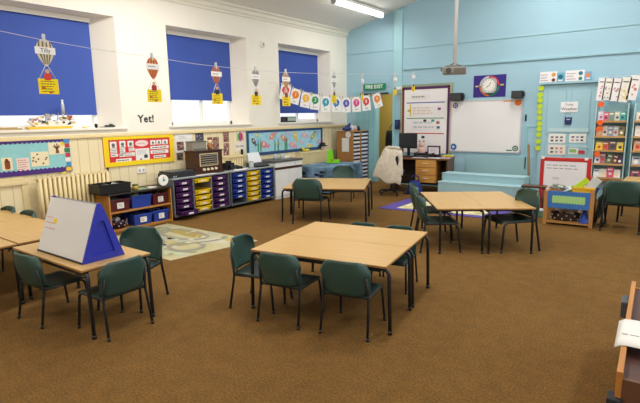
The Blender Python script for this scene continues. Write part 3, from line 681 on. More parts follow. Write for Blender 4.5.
B = Board('notice_board', 'red notice board with broad yellow scalloped border, between two windows', 'notice board', *lwall(3.82, 5.05, .895, 1.365))
B.back(mat('#D6343A', .7))
YB = mat('#F6D51A', .6)
MB(YB).prism(wavy(-B.W/2, B.W/2, B.Z(.13), B.Z(0), .01, 24, 'bottom'), -.018, -.012).obj('border', B.o)
MB(YB).prism(wavy(-B.W/2, B.W/2, B.Z(1), B.Z(.87), .01, 24, 'top'), -.018, -.012).obj('border', B.o)
for s in (0, 1): MB(YB).box(B.X(0 if s == 0 else .94), B.X(.065 if s == 0 else 1), -.0185, -.012, B.Z(1), B.Z(0)).obj('border', B.o)
def pic(n, w, h): n.m(mat('#6D6A6A', .8)).disc(0, 0, min(w, h)*.28, -.003, -.0016, 10).m(INK).box(-w*.3, w*.3, -.003, -.0016, -h*.38, -h*.3)
for u0, v0, u1, v1, l, a_ in ((.085, .2, .17, .42, 0, pic), (.085, .43, .17, .57, 2, None), (.085, .59, .18, .68, 1, None), (.21, .19, .29, .4, 0, pic), (.21, .42, .28, .62, 3, None), (.32, .2, .4, .4, 0, pic), (.33, .43, .41, .54, 2, None), (.29, .58, .41, .7, 2, None), (.2, .6, .28, .7, 1, None),
    (.42, .47, .62, .88, 0, None), (.645, .22, .72, .38, 0, pic), (.735, .22, .81, .37, 0, pic), (.825, .22, .91, .38, 0, pic), (.64, .42, .92, .52, 1, None), (.64, .56, .91, .68, 2, None), (.68, .74, .87, .83, 1, None), (.15, .76, .36, .87, 1, None)):
    def big(n, w, h):
        n.strips(-w*.4, w*.4, 0, h*.4, 4, -.0015, INKF); n.m(INK).box(w*.1, w*.35, -.003, -.0016, -h*.3, -h*.02).box(-w*.2, -w*.08, -.003, -.0016, -h*.42, -h*.32)
    B.paper(u0, v0, u1, v1, PAPER, l, INK, art=a_ or (big if l == 0 else None))
n = MB(mat('#F3D8D4', .8)); n.prism([(.115*math.cos(2*PI*j/20), .05*math.sin(2*PI*j/20)) for j in range(20)], -.0015, .001); n.strips(-.08, .08, -.015, .015, 1, -.0015, mat('#C98A8A', .8)); n.obj('title_card', B.o, (B.X(.52), -.014, B.Z(.3)))
o = thing('wall_hook', 'black hook on the panelling below the corner of the red notice board', 'hook', (XL+.005, 3.86, .87), PI/2); MB(BLACK).tube(bend([(0, 0, .03), (0, -.02, .02), (0, -.02, -.04), (0, -.045, -.03)], .01), .008).obj('hook_arm', o); MB(BLACK).box(-.012, .012, -.006, 0, -.01, .05, .002).obj('back_plate', o)
o = thing('socket_plate', 'white double wall socket under the red notice board', 'socket', (XL+.003, 4.42, .80), PI/2); MB(WHITE).box(-.075, .075, -.012, 0, -.045, .045, .004).obj('plate', o); MB(LGREY).box(-.05, -.02, -.014, -.012, -.02, .02).box(.02, .05, -.014, -.012, -.02, .02).obj('switch', o)
# lettering on the plaster
p = on_x(146.5, 119, XL)
o = thing('wall_lettering', 'dark lettering reading Yet! on the cream wall above the red notice board', 'lettering', (XL+.002, p.y, p.z), PI/2)
for ch, dx in (('Y', -.105), ('e', -.015), ('t', .06), ('!', .115)): text(ch, .16, dx, .0, -.002, mat('#34363A', .7), o, 'letter', bold=.004)

# photographs and posters on the panelling
def photo_art(cols):
    def f(n, w, h):
        for k in range(14): n.m(mat(random.choice(cols), .7)); x, z = random.uniform(-w*.38, w*.38), random.uniform(-h*.4, h*.4); n.disc(x, z, min(w, h)*random.uniform(.06, .14), -.002-.0002*k, -.0014, 8)
    return f
def poster(name, label, cat, px0, py0, px1, py1, m=PAPER, lines=0, art=None, ink=INKF):
    a_ = on_x(px0, py0, XL); c = on_x(px1, py1, XL)
    B = Board(name, label, cat, *lwall(a_.y, c.y, c.z, a_.z)); B.paper(0, 0, 1, 1, m, lines, ink, -.003, 'sheet', art=art); return B
B = poster('poster', 'white poster with a small dark photo, right beside the red notice board', 'poster', 174.5, 134, 192.5, 151.5)
B.paper(.07, .42, .48, .88, mat('#8A6A62', .7), y=-.006, name='photo', art=photo_art(['#3A2A2A', '#C9A090', '#6A3A3A'])); B.paper(.15, .1, .85, .3, PAPER, 2, INKF, y=-.006, name='text')
poster('photo', 'small dark photo pinned beneath the white poster by the radio', 'photo', 176.5, 153, 183, 159.5, mat('#6B5A52', .7), art=photo_art(['#3A302C', '#A58A78', '#504038']))
poster('photo', 'dark blue photo with a pale figure above the radio', 'photo', 195, 133, 203.5, 140.5, mat('#4A5060', .7), art=photo_art(['#2A3040', '#C9A090', '#7080A0']))
for k, (r_, lb) in enumerate((((207, 137.5, 212.3, 142.5), 'small family photo, upper left of the four above the radio'), ((212.8, 137.3, 218.8, 142.6), 'small family photo, upper right of the four above the radio'), ((207, 143.6, 212.3, 149), 'small family photo, lower left of the four above the radio'), ((212.8, 143.4, 219, 148.5), 'small family photo, lower right of the four above the radio'))):
    poster('photo', lb, 'photo', *r_, mat('#8A6055', .7), art=photo_art(['#3A2A28', '#D0A898', '#7A3A38', '#C9B8B0']))
for r_, lb in (((223, 131.8, 228.5, 136.3), 'small photo at the top of the column beside the heart poster'), ((223.3, 136.8, 228.7, 141.8), 'small pale photo second from the top of the column beside the heart poster'), ((223.5, 143.5, 229, 148.6), 'small dark photo third from the top of the column beside the heart poster'), ((223.2, 149, 229, 155), 'small photo lowest in the column beside the heart poster')):
    poster('photo', lb, 'photo', *r_, mat('#9A7066', .7), art=photo_art(['#3A2A28', '#D0A898', '#6A3028', '#E0D0C8']))
B = poster('poster', 'poster with a rainbow striped heart and blue lettering, left of the fish display', 'poster', 233.5, 131, 245, 151, mat('#F1E8D6', .8))
n = MB()
for k, c in enumerate(['#EFE3C0', '#EFC93A', '#4AA35A', '#3A7FC0', '#C93A5A', '#C93A5A', '#E8A0A8']):
    x = -.1+.03*k; hh = .075+.02*math.sin(k*2.2)
    n.m(mat(c, .7)).prism([(x, -hh), (x+.028, -hh+.01), (x+.028, hh), (x+.014, hh+.014), (x, hh)], -.007, -.004)
n.obj('rainbow_heart', B.o, (.0, 0, B.H*.2))
text('Our Aim', .062, 0, -B.H*.24, -.006, mat('#5A6A9A', .7), B.o)
# sea-life display
B = Board('notice_board', 'sea-life display board with paper fish and navy border, far end of the window wall', 'notice board', *lwall(6.74, 9.2, .845, 1.366))
B.back(splotch(['#8FC8DC', '#A6D6E2', '#9CC9E6', '#B4DEDC', '#8ABCE2'], 7, .8))
NV = mat('#2F4D78', .7)
MB(NV).prism(wavy(-B.W/2, B.W/2, B.Z(.12), B.Z(0), .012, 40, 'bottom'), -.018, -.012).obj('border', B.o); MB(NV).prism(wavy(-B.W/2, B.W/2, B.Z(1), B.Z(.9), .012, 40, 'top'), -.018, -.012).obj('border', B.o)
MB(NV).box(B.X(0), B.X(.025), -.0185, -.012, B.Z(1), B.Z(0)).obj('border', B.o); MB(NV).box(B.X(.975), B.X(1), -.0185, -.012, B.Z(1), B.Z(0)).obj('border', B.o)
def fish(u, v, s, c, a_=0, c2='#E8E0A0'):
    n = MB(mat(c, .8)); n.prism([(s*math.cos(2*PI*j/14), .62*s*math.sin(2*PI*j/14)) for j in range(14)], -.003, .001).prism([(s*.8, 0), (s*1.5, -s*.5), (s*1.5, s*.5)], -.003, .001)
    n.m(mat(c2, .8)).disc(-.2*s, .1*s, s*.3, -.004, -.003, 8).m(INK).disc(-.6*s, .15*s, s*.1, -.005, -.003, 6)
    f = n.obj('paper_fish', B.o, (B.X(u), -.0135, B.Z(v))); f.rotation_euler = (0, a_, 0)
for a_ in ((.2, .6, .105, '#D98A9A', .3), (.3, .3, .095, '#DE9590', -.6), (.44, .4, .095, '#DC9A8C', .5), (.6, .33, .1, '#DFC672', 1.2), (.56, .7, .105, '#DFA6BE', .3), (.73, .33, .1, '#D6B4CE', .2), (.85, .4, .095, '#AAAA68', -.8), (.95, .66, .08, '#C09AC0', 0), (.08, .45, .075, '#5A5A6A', .9), (.8, .8, .07, '#DFCE7A', 0), (.68, .6, .07, '#C9C0DA', .4), (.37, .62, .06, '#A9CFA0', 0), (.12, .22, .06, '#B9D8A8', .5), (.5, .2, .06, '#C9B8E0', .2), (.9, .2, .06, '#9AC0E8', .1)): fish(*a_)
for u in (.13, .16, .33, .37, .46, .48): 
    n = MB(mat('#4E9A6A', .8)); n.prism([(-.015, -.13), (.015, -.13), (.022, 0), (.004, .16), (-.018, .02)], -.003, .001); n.obj('paper_weed', B.o, (B.X(u), -.0135, B.Z(.66)))

# window sill things
Zs = SZ+.005
o = thing('model_ship', 'white and yellow brick-built model ship with tall mast on the near window sill', 'model', (-7.1, 3.17, Zs), PI/2)
n = MB(mat('#E3B93A', .5)); n.prism([(-.28, 0), (.27, 0), (.3, .035), (-.31, .035)], -.05, .05); n.obj('base', o)
MB(mat('#EDE6D8', .5)).prism([(-.2, .035), (.2, .035), (.26, .1), (.24, .115), (-.2, .09), (-.27, .12), (-.28, .1)], -.04, .04).obj('hull', o)
n = MB(WHITE).tube([(.19, 0, .09), (.2, 0, .37)], .014, 8).m(mat('#B9BCC4', .5)).tube([(.2, 0, .2), (.2, 0, .34)], .022, 8).m(WHITE).ball((.2, 0, .385), .016); n.obj('mast', o)
for k in range(34):
    x = random.uniform(-.25, .32); z = .05+random.uniform(0, .15)*(1-abs(x-.1)*1.5); q_ = random.uniform(.012, .024)
    MB(mat(random.choice(['#EDE6D8', '#E3B93A', '#3A3A3A', '#C9665A', '#D8D4CC', '#B9B4A8']), .5)).box(x-q_, x+q_, -.045, .03, z, z+q_*1.6, .003).obj('brick', o)
for x, a_ in ((.1, .5), (.27, -.4), (-.05, .3)): MB(mat('#8A8478', .5)).tube([(x, 0, .1), (x+.06*a_, 0, .22)], .006, 5).obj('spar', o)

n = MB(mat('#B39A6B', .7)).box(-.15, .15, -.05, .05, 0, .022, .004).box(-.12, .1, -.04, .04, .022, .034, .003); tag(n.obj('wooden_board', loc=(-7.06, 2.63, Zs), rz=PI/2), 'flat tan wooden board lying at the left end of the near sill', 'board')
n = MB(mat('#4F5A55', .6)).box(-.12, .1, -.03, .03, 0, .012, .004).m(mat('#2F3533', .6)).box(-.04, .1, -.025, .025, .012, .034, .008).ball((.05, 0, .035), .03, .02, .016); tag(n.obj('stapler', loc=(-7.08, 4.0, Zs), rz=PI/2-.3), 'dark grey stapler on the near sill, at its right end', 'stapler')
n = MB(mat('#D9C76A', .6)).box(-.05, .05, -.02, .02, 0, .02, .004).m(WHITE).box(.0, .12, -.03, .01, 0, .01, .003); tag(n.obj('chalk_box', loc=(-7.1, 3.68, Zs), rz=PI/2), 'small yellow and white box on the near sill, beside the model ship', 'box')
o = thing('desk_radio', 'small dark and pale green boxy radio on the far window sill', 'radio', (-7.1, 8.22, Zs), PI/2)
MB(DGREY).box(-.22, .16, -.06, .06, 0, .12, .012).obj('case', o); MB(mat('#A9BDB0', .4)).box(-.12, .14, -.066, -.06, .03, .105, .003).obj('front', o); MB(BLACK).disc(-.17, .06, .03, -.07, -.06).obj('speaker', o)
for k, (y, z_) in enumerate(((2.6, 2.2),)): pass

# motion sensor on the pier
o = thing('wall_sensor', 'small white sensor on the cream pier between the middle and far windows', 'sensor', on_x(262, 44, XL)+Vector((.002, 0, 0)), PI/2); MB(WHITE).box(-.05, .05, -.04, 0, -.06, .06, .012).obj('case', o); MB(LGREY).ball((0, -.04, -.01), .028, .014, .03).obj('lens', o)

# ------------------------------------------------------------------ hanging balloons on the long string (plane parallel to the window wall)
XS = -4.5
sp = [(XS, -3, 2.62)]+[tuple(on_x(*p, XS)) for p in ((0, 31), (43, 40), (90, 48.3), (152, 57), (196, 64), (230, 67.8), (273, 72), (317, 73.5), (364, 74), (395, 74))]+[(XS, 10.24, 2.45)]
tag(MB(mat('#D8D8DC', .5)).tube(sp, .0028, 5).obj('hanging_string'), 'long white string of balloon tags stretched from the front wall to the blue wall', 'string')
def balloon(px, ptop, pbot, lb, c1, c2, cardc, fig, name=None, rot=0):
    a_ = on_x(px, ptop, XS); z0 = on_x(px, pbot, XS).z; s = (a_.z-z0)/.60
    o = thing('balloon_tag', lb, 'hanging decoration', (XS, a_.y, a_.z), PI/2+rot, 'hot-air balloon tags on the long string')
    k = lambda *v: [x*s for x in v]
    MB(mat('#C8CCD2', .4)).box(-.012*s, .012*s, -.012, .008, -.09*s, 0).box(-.016*s, .016*s, -.008, .004, -.03*s, -.012*s).obj('peg', o)
    out = []
    for j in range(25):
        t = 2*PI*j/25; x = .088*math.sin(t); z = .115*math.cos(t)
        if z < 0: x *= 1-.5*(-z/.115)**1.6; z *= 1.35
        out.append((x*s, (-.165+z)*s))
    n = MB(mat(c1, .7)); n.prism(out[::-1], -.004, .0)
    n.m(mat(c2, .7))
    for x in (-.06, -.02, .02, .06): n.prism([(x*s*.35-.004*s, -.3*s), (x*s*.35+.004*s, -.3*s), (x*s+.009*s, -.15*s), (x*s*.9+.006*s, -.075*s), (x*s*.9-.006*s, -.075*s), (x*s-.009*s, -.15*s)], -.006, -.004)
    n.obj('balloon', o)
    np_ = MB(PAPER).box(-.1*s, .1*s, -.009, -.006, -.20*s, -.13*s)
    if not name: np_.strips(-.07*s, .07*s, -.185*s, -.145*s, 1, -.009, INKF)
    q_ = np_.obj('name_plate', o)
    if name: text(name, .06*s, 0, -.165*s, -.0095, INK, q_)
    MB(mat('#C9CBD0', .5)).tube([(-.01*s, 0, -.31*s), (-.085*s, 0, -.45*s)], .003, 5).tube([(.01*s, 0, -.31*s), (.085*s, 0, -.45*s)], .003, 5).obj('cord', o)
    MB(mat(fig, .8)).prism(rrect(-.036*s, .036*s, -.46*s, -.39*s, .02*s), -.006, -.002).m(mat('#D9A98A', .8)).disc(0, -.37*s, .022*s, -.006, -.002, 12).obj('figure', o)
    n = MB(mat(cardc, .7)).box(-.1*s, .1*s, -.004, 0, -.60*s, -.445*s); n.strips(-.075*s, .075*s, -.585*s, -.46*s, 5, -.004, mat('#6A6420', .8)); n.m(mat('#C9402A', .7)).box(-.07*s, -.035*s, -.006, -.004, -.545*s, -.53*s).box(.0, .03*s, -.006, -.004, -.59*s, -.575*s); n.obj('message_card', o)
Y_ = '#F4D616'
balloon(43, 34, 94, 'largest balloon tag with yellow message card, hanging before the near blue blind', '#D9CDB0', '#6E6850', Y_, '#D8452F', 'Tilly')
balloon(151.5, 53, 102, 'orange striped balloon tag hanging before the cream wall above the word Yet', '#D88A4A', '#A84A30', Y_, '#A83A3A')
balloon(215.5, 62.5, 104, 'balloon tag with yellow card in front of the middle blue blind', '#C9806A', '#8A4A40', Y_, '#3A3A3A')
balloon(255, 66, 105, 'grey balloon tag with yellow card before the pier right of the middle window', '#B9B5AE', '#77757A', Y_, '#5A3A2A')
balloon(285.5, 69, 106, 'tan balloon tag whose yellow card overlaps the first number card', '#D0AC88', '#A87A58', Y_, '#7A4A3A')
balloon(333.8, 71.5, 103, 'grey balloon tag with narrow yellow card by the end of the far window', '#C2C0C0', '#85858A', Y_, '#4A4A4A', rot=.15)
balloon(362.3, 73, 101, 'pale balloon tag just left of the fire exit sign', '#DADDDE', '#A5ABB0', Y_, '#6A6A6A', rot=.3)
balloon(395, 73, 95, 'pale balloon tag between the fire exit sign and the purple-edged display', '#DADDDE', '#B0B4B8', Y_, '#6A6A6A')
balloon(413.5, 71, 91.5, 'smallest balloon tag, over the top corner of the purple-edged display', '#DADDDE', '#B0B4B8', Y_, '#6A6A6A')

# ------------------------------------------------------------------ number cards on a second string
sa = Vector((XL+.02, 7.42, 2.28)); sb = Vector((-5.62, YF-.03, 2.24)); dirn = (sb-sa).normalized(); ang = math.atan2(dirn.y, dirn.x)
nrm = Vector((dirn.y, -dirn.x, 0)).normalized()
def on_str(px, py):
    d = sight((px, py)); o_ = Vector((0, 0, EYE)); t = (sa-o_).dot(nrm)/d.dot(nrm); return o_+d*t
cards = [(285.3, 92, 15.5, 11), (295.2, 96.5, 15, 15), (305.6, 100, 15, 11), (315, 102, 15, 6), (325.6, 104, 15.5, 2), (336.3, 104.5, 14.5, -3), (346.2, 105, 14.5, 0), (356.4, 104.5, 14.5, -3), (366.2, 103.2, 14.5, -6), (377.4, 100.5, 14, -17)]
cc = ['#D9403F', '#EE8426', '#EDB731', '#2F9A62', '#2FA3C0', '#2E78C6', '#5A55B5', '#DB4F8F', '#D9403F', '#EE8A2A']
names = ['zero', 'one', 'two', 'three', 'four', 'five', 'six', 'seven', 'eight', 'nine']; cn = ['red', 'orange', 'amber', 'green', 'turquoise', 'blue', 'indigo', 'pink', 'red', 'orange']
pts = [sa]
for k, (px, py, hpx, tl) in enumerate(cards):
    c = on_str(px, py); dep = (c-Vector((0, 0, EYE))).dot(fw); hh = hpx*dep/FPX; ww = hh*.70
    top = on_str(px, py-hpx/2); pts.append(Vector((top.x, top.y, top.z+.012)))
    o = thing('number_card', 'white card with %s speech bubble reading %d, %s' % (cn[k], k, ['at the left end of the string', 'second along the string', 'third along the string', 'before the far blind edge', 'just past the far blind', 'under a yellow tag', 'at the wall corner', 'left of the doorway', 'below the fire exit sign', 'tilted at the doorway end'][k]), 'number card', c, ang, 'number cards pegged on a string'); o.rotation_euler = (0, R(tl), ang)
    MB(mat('#F4F3F2', .8)).box(-ww/2, ww/2, -.002, .002, -hh/2, hh/2).obj('card', o)
    n = MB(mat(cc[k], .7)); n.disc(0, hh*.12, ww*.36, -.004, -.002, 18).prism([(-ww*.2, -hh*.1), (.0, -hh*.1), (-ww*.16, -hh*.23)], -.004, -.002); q_ = n.obj('bubble', o)
    text(str(k), hh*.36, 0, hh*.12, -.0045, mat('#F6F0E8', .7), q_, 'numeral'); text(names[k], hh*.13, 0, -hh*.33, -.0025, INK, o)
    n = MB(mat('#C9B78F', .6))
    for sx in (-1, 1): n.box(sx*ww*.4-.008, sx*ww*.4+.008, -.012, .008, hh/2-.035, hh/2+.03)
    n.obj('peg', o)
pts.append(sb)
tag(MB(mat('#D8D8DC', .5)).tube(pts, .003, 5).obj('bunting_string'), 'sagging string of number cards from the window wall to the doorway', 'string')

# ------------------------------------------------------------------ blue wall
def poly(px, py, y=YF): return on_y(px, py, y)
o = thing('exit_sign', 'green fire exit sign with white lettering above the doorway', 'sign', (poly(375.6, 87).x, YF-.06, poly(374.5, 87).z), 0)
MB(mat('#1F8A5A', .5, emit=.05)).box(-.305, .305, -.012, .012, -.07, .07, .004).obj('panel', o); text('FIRE EXIT', .115, 0, 0, -.0135, mat('#F2F7F2', .6), o, bold=.003); MB(LGREY).box(-.25, -.22, .012, .06, -.02, .02).box(.22, .25, .012, .06, -.02, .02).obj('bracket', o)

# purple-edged display by the desk
a_ = poly(402, 86.5); c = poly(450, 152)
B = Board('notice_board', 'tall white planning display with purple scalloped border behind the desk', 'notice board', *fwall(a_.x, c.x, .75, a_.z))
MB(mat('#93A690', .7)).box(-B.W/2-.03, B.W/2+.03, -.02, .0, -B.H/2, B.H/2+.03, .003).obj('frame', B.o)
MB(mat('#F3F0F0', .8)).box(-B.W/2+.05, B.W/2-.05, -.026, -.02, -B.H/2, B.H/2-.05).obj('backing', B.o)
PP = mat('#5A2F5E', .7); YB2 = mat('#BFB58A', .7)
def scal_v(x, side):
    k = 26*4; e = [(x+side*(.05+.012*abs(math.sin(PI*26*i/k))), -B.H/2+B.H*i/k) for i in range(k+1)]
    return e
n = MB(YB2).box(-B.W/2, -B.W/2+.045, -.028, -.02, -B.H/2, B.H/2).box(B.W/2-.045, B.W/2, -.028, -.02, -B.H/2, B.H/2); n.obj('border', B.o)
for s in (-1, 1):
    n = MB(PP if s > 0 else mat('#7A3A3A', .7))
    for j in range(30): n.disc(s*(B.W/2-.045), -B.H/2+.03+(B.H-.08)*j/29, .026, -.031, -.028, 8)
    n.box(min(s*(B.W/2-.045), s*(B.W/2-.08)), max(s*(B.W/2-.045), s*(B.W/2-.08)), -.0305, -.02, -B.H/2, B.H/2-.02); n.obj('border', B.o)
n = MB(PP)
for j in range(22): n.disc(-B.W/2+.06+(B.W-.12)*j/21, B.H/2-.045, .026, -.031, -.028, 8)
n.box(-B.W/2+.04, B.W/2-.04, -.0305, -.02, B.H/2-.085, B.H/2-.05); n.obj('border', B.o)
for v, c_ in ((.245, '#5A5AB0'), (.475, '#5A9A6A'), (.70, '#C9473F')): B.paper(.12, v, .88, v+.014, mat(c_, .7), y=-.028, name='divider')
B.paper(.2, .13, .6, .2, mat('#EFEAEA', .8), 1, INKF, y=-.028, name='text'); B.paper(.2, .3, .8, .44, mat('#EFEAEA', .8), 3, mat('#D9C0A6', .8), y=-.028, name='text'); B.paper(.22, .5, .8, .66, mat('#EFEAEA', .8), 2, mat('#BCC4CE', .8), y=-.028, name='text')
for u, v, c_ in ((.78, .33, '#8A4A8A'), (.76, .53, '#A5506A'), (.77, .6, '#3F5FA8'), (.47, .745, '#2A2A33'), (.17, .35, '#D8C04A'), (.5, .5, '#3A3A44'), (.66, .5, '#4AA08A')): B.paper(u-.03, v, u+.03, v+.035, mat(c_, .7), y=-.03, name='picture')
B.paper(.19, .27, .215, .45, mat('#E0C94A', .7), y=-.03, name='strip')
# telephone holder
c = poly(398.6, 124.5); o = thing('wall_phone', 'dark blue wall telephone holder beside the doorway frame', 'phone', (c.x, YF-.042, c.z), 0); MB(mat('#1B2350', .5)).box(-.06, .06, -.04, 0, -.11, .11, .012).obj('body', o); MB(mat('#39427A', .5)).box(-.035, .035, -.05, -.04, -.02, .08, .006).obj('panel', o)
c = poly(400, 88.5); o = thing('junction_box', 'small white junction box at the top of the wall trunking', 'box', (c.x, YF-.042, c.z), 0); MB(WHITE).box(-.07, .07, -.03, 0, -.03, .03, .006).obj('case', o); MB(LGREY).tube([(0, -.015, -.03), (0, -.015, -.25)], .008).obj('cable', o)

# whiteboard
o = thing('whiteboard', 'large wall whiteboard with round corner emblems, between two black speakers', 'whiteboard', ((-4.215-2.765)/2, YF-.03, (.82+1.872)/2), 0); w, h = 1.45/2, 1.052/2
MB(mat('#F0EFF1', .3)).box(-w, w, 0, .025, -h, h).obj('surface', o)
n = MB(mat('#C9CCD0', .4)); n.box(-w-.015, w+.015, -.008, .026, h-.012, h+.015).box(-w-.015, w+.015, -.008, .026, -h-.015, -h+.012).box(-w-.015, -w+.012, -.008, .026, -h, h).box(w-.012, w+.015, -.008, .026, -h, h); n.obj('frame', o)
n = MB(mat('#6A3A8A', .6)).ring(-w+.085, h-.09, .036, .056, -.004, -.0005); n.box(-w+.04, -w+.13, -.004, -.001, h-.097, h-.083).box(-w+.078, -w+.092, -.004, -.001, h-.135, h-.045); n.obj('emblem', o)
n = MB(mat('#2A6AB0', .6)).disc(-w+.07, -h+.085, .07, -.003, -.0005, 20).m(WHITE).prism([(-w+.05, -h+.055), (-w+.105, -h+.085), (-w+.05, -h+.115)], -.005, -.003); n.obj('emblem', o)
n = MB(mat('#2F7A5A', .6)).ring(w-.085, -h+.085, .035, .058, -.004, -.0005).disc(w-.085, -h+.085, .02, -.003, -.0005).box(w-.26, w-.15, -.003, -.0005, -h+.03, -h+.055); n.obj('emblem', o)
n = MB(mat('#EE7A2A', .6)).disc(w-.075, h-.055, .068, -.003, -.0005, 20).m(mat('#EFA985', .6)).box(w-.36, w-.16, -.003, -.0005, h-.04, h-.012); n.obj('emblem', o)
# pens
# speakers, clock poster
for (px0, py0, px1, py1), lb in (((451, 93.2, 463.5, 100.5), 'small black speaker at the top left corner of the wall whiteboard'), ((512, 91, 524, 98), 'small black speaker at the top right corner of the wall whiteboard')):
    a_ = poly(px0, py0, 10.1); c = poly(px1, py1, 10.1); o = thing('wall_speaker', lb, 'speaker', ((a_.x+c.x)/2, 10.12, (a_.z+c.z)/2), 0); w_, h_ = (c.x-a_.x)/2, (a_.z-c.z)/2
    MB(BLACK).box(-w_, w_*.8, -.07, .08, -h_, h_, .012).obj('cabinet', o); MB(DGREY).box(-w_*.9, w_*.7, -.075, -.07, -h_*.85, h_*.85, .002).obj('grille', o); MB(BLACK).box(w_*.7, w_, -.04, .05, -h_*.6, h_*.6, .01).box(-.02, .02, .08, .13, -.02, .02).obj('bracket', o)
a_ = poly(474, 76); c = poly(505.5, 96)
B = Board('clock_poster', 'purple poster with coloured ring framing the round wall clock', 'poster', *fwall(a_.x, c.x, c.z-.01, a_.z)); B.back(mat('#3A2A86', .7), 'sheet', .004)
for k, c_ in enumerate(('#D9443C', '#C9CACB', '#E58A2A', '#2F8A5A')):
    a0 = (PI/2*(0), PI/2, PI, PI*1.5)[k]; MB(mat(c_, .7)).ring(0, 0, .17, .205, -.008, -.004, 28, a0+.06, a0+PI/2-.02).obj('ring_segment', B.o)
n = MB(mat('#D9C06A', .7)).box(-.29, -.22, -.007, -.004, -.01, .02).box(.22, .29, -.007, -.004, .0, .03); n.obj('label', B.o)
o = thing('wall_clock', 'white faced square-cornered wall clock with grey rim over the purple poster', 'clock', (B.o.location.x-.0, YF-.01, B.o.location.z+.01), 0)
MB(mat('#B9BABC', .4)).prism(rrect(-.15, .15, -.15, .15, .09, 6), -.035, 0).obj('rim', o); MB(WHITE).disc(0, 0, .125, -.038, -.034, 28).obj('dial', o)
n = MB(INK)
for k in range(12): an = 2*PI*k/12; n.disc(.105*math.sin(an), .105*math.cos(an), .007, -.0395, -.038, 6)
n.obj('hour_mark', o); MB(INK).prism([(-.005, -.01), (.005, -.01), (.045, .06), (.038, .065)], -.041, -.0395).prism([(-.006, 0), (.004, -.008), (-.05, -.045), (-.055, -.038)], -.041, -.0395).obj('hand', o)
# hook
c = poly(526, 118); o = thing('coat_hook', 'small black coat hook on the blue wall right of the whiteboard', 'hook', (c.x, YF, c.z), 0); MB(BLACK).tube(bend([(0, -.01, .06), (0, -.05, .04), (0, -.03, -.02), (0, -.05, -.04)], .02), .009).obj('prong', o); MB(BLACK).box(-.015, .015, -.008, 0, -.06, .07, .003).obj('back_plate', o)
struct(MB(mat('#98CAD2', .6)).box(-2.66, -2.63, YF-.03, YF, .5, 1.35, .003).box(-2.66, -2.46, YF-.012, YF, 1.33, 1.355).obj('trim_8'))

# stepped plinth
b = MB(mat('#95CCD3', .6, noise=.02)); 
o = thing('stepped_plinth', 'pale blue two-tier stepped plinth below the wall whiteboard', 'plinth', (0, 0, 0), 0)
ya, yb = 8.75, 9.05
la, lb_ = on_y(438, 181, ya), on_y(520.5, 187.3, ya); ua, ub = on_y(442, 172.5, yb), on_y(525, 177.8, yb)
lz, uz = (la.z+lb_.z)/2, (ua.z+ub.z)/2
MB(mat('#A3C6CE', .6)).box(ua.x, ub.x, yb, 9.36, 0, uz, .006).obj('upper_tier', o)
MB(mat('#9CC1CA', .6)).box(la.x, lb_.x, ya, yb-.001, 0, lz, .006).obj('lower_tier', o)
MB(mat('#B0D2D9', .6)).box(ua.x, ub.x, yb-.012, yb+.02, uz-.015, uz+.004, .003).obj('nosing', o); MB(mat('#B0D2D9', .6)).box(la.x, lb_.x, ya-.012, ya+.02, lz-.015, lz+.004, .003).obj('nosing', o)
struct(MB(mat('#9AC4CC', .6)).box(-3.85, -2.5, YF-.03, YF, .16, .74, .003).obj('trim_10'))

# projector
Pp = on_y(454.5, 71, 7.2); cz = ceil_z(Pp.x)
o = thing('projector', 'grey ceiling projector on a long white pole above the whiteboard', 'projector', (Pp.x, Pp.y, Pp.z), R(20))
PG = mat('#8B8A87', .4)
n = MB(PG).box(-.17, .17, -.12, .12, -.05, .055, .02); n.obj('case', o); MB(mat('#4F4C46', .4)).tube([(-.08, -.12, .0), (-.08, -.15, .0)], .04, 14).obj('lens', o); MB(mat('#6D685E', .5)).box(.0, .16, -.126, -.118, -.03, .03).obj('vent', o)
MB(mat('#7F7A70', .4)).box(-.2, -.16, -.06, .06, .0, .05, .008).box(-.13, .1, -.1, .1, .055, .075, .004).tube([(-.1, -.08, .06), (0, 0, .12)], .01).tube([(.1, .08, .06), (0, 0, .12)], .01).tube([(-.1, .08, .06), (0, 0, .12)], .01).obj('mount', o)
MB(mat('#E4E4E2', .4)).tube([(0, 0, .1), (0, 0, cz-Pp.z)], .026, 12).lathe([(.08, cz-Pp.z-.03), (.08, cz-Pp.z)], 16).obj('pole', o)

# blue cupboard door with papers
cx0, cx1, ct = -2.42, -1.44, 2.15
o = MB(mat('#9CC6D4', .6)).box(cx0, cx0+.05, YF-.04, YF, 0, ct, .003).box(cx1-.05, cx1, YF-.04, YF, 0, ct, .003).box(cx0-.02, cx1+.12, YF-.09, YF, ct-.02, ct+.02, .003).obj('door_2'); struct(o)
n = MB(mat('#A6CDDB', .6)).box(cx0+.05, cx1-.05, YF-.03, YF, 0, ct-.03)
for xa_, xb_ in ((cx0+.13, (cx0+cx1)/2-.05), ((cx0+cx1)/2+.05, cx1-.13)):
    for za, zb in ((1.2, ct-.14), (.15, 1.05)): n.m(mat('#94BECB', .6)).box(xa_-.012, xb_+.012, YF-.036, YF-.03, za-.012, zb+.012).m(mat('#A6CDDB', .6)).box(xa_, xb_, YF-.04, YF-.03, za, zb, .003)
n.obj('door_leaf', o)
def card(name, label, cat, px0, py0, px1, py1, y, m=PAPER, lines=0, ink=INKF, art=None, group=None, th=.003):
    a_ = on_y(px0, py0, y); c = on_y(px1, py1, y); w_, h_ = c.x-a_.x, a_.z-c.z
    n = MB(m).box(-w_/2, w_/2, -th, 0, -h_/2, h_/2, )
    if lines: n.strips(-w_*.42, w_*.42, -h_*.4, h_*.4, lines, -th, ink)
    if art: art(n, w_, h_, -th)
    return tag(n.obj(name, loc=((a_.x+c.x)/2, y, (a_.z+c.z)/2)), label, cat, group)
YC = YF-.086
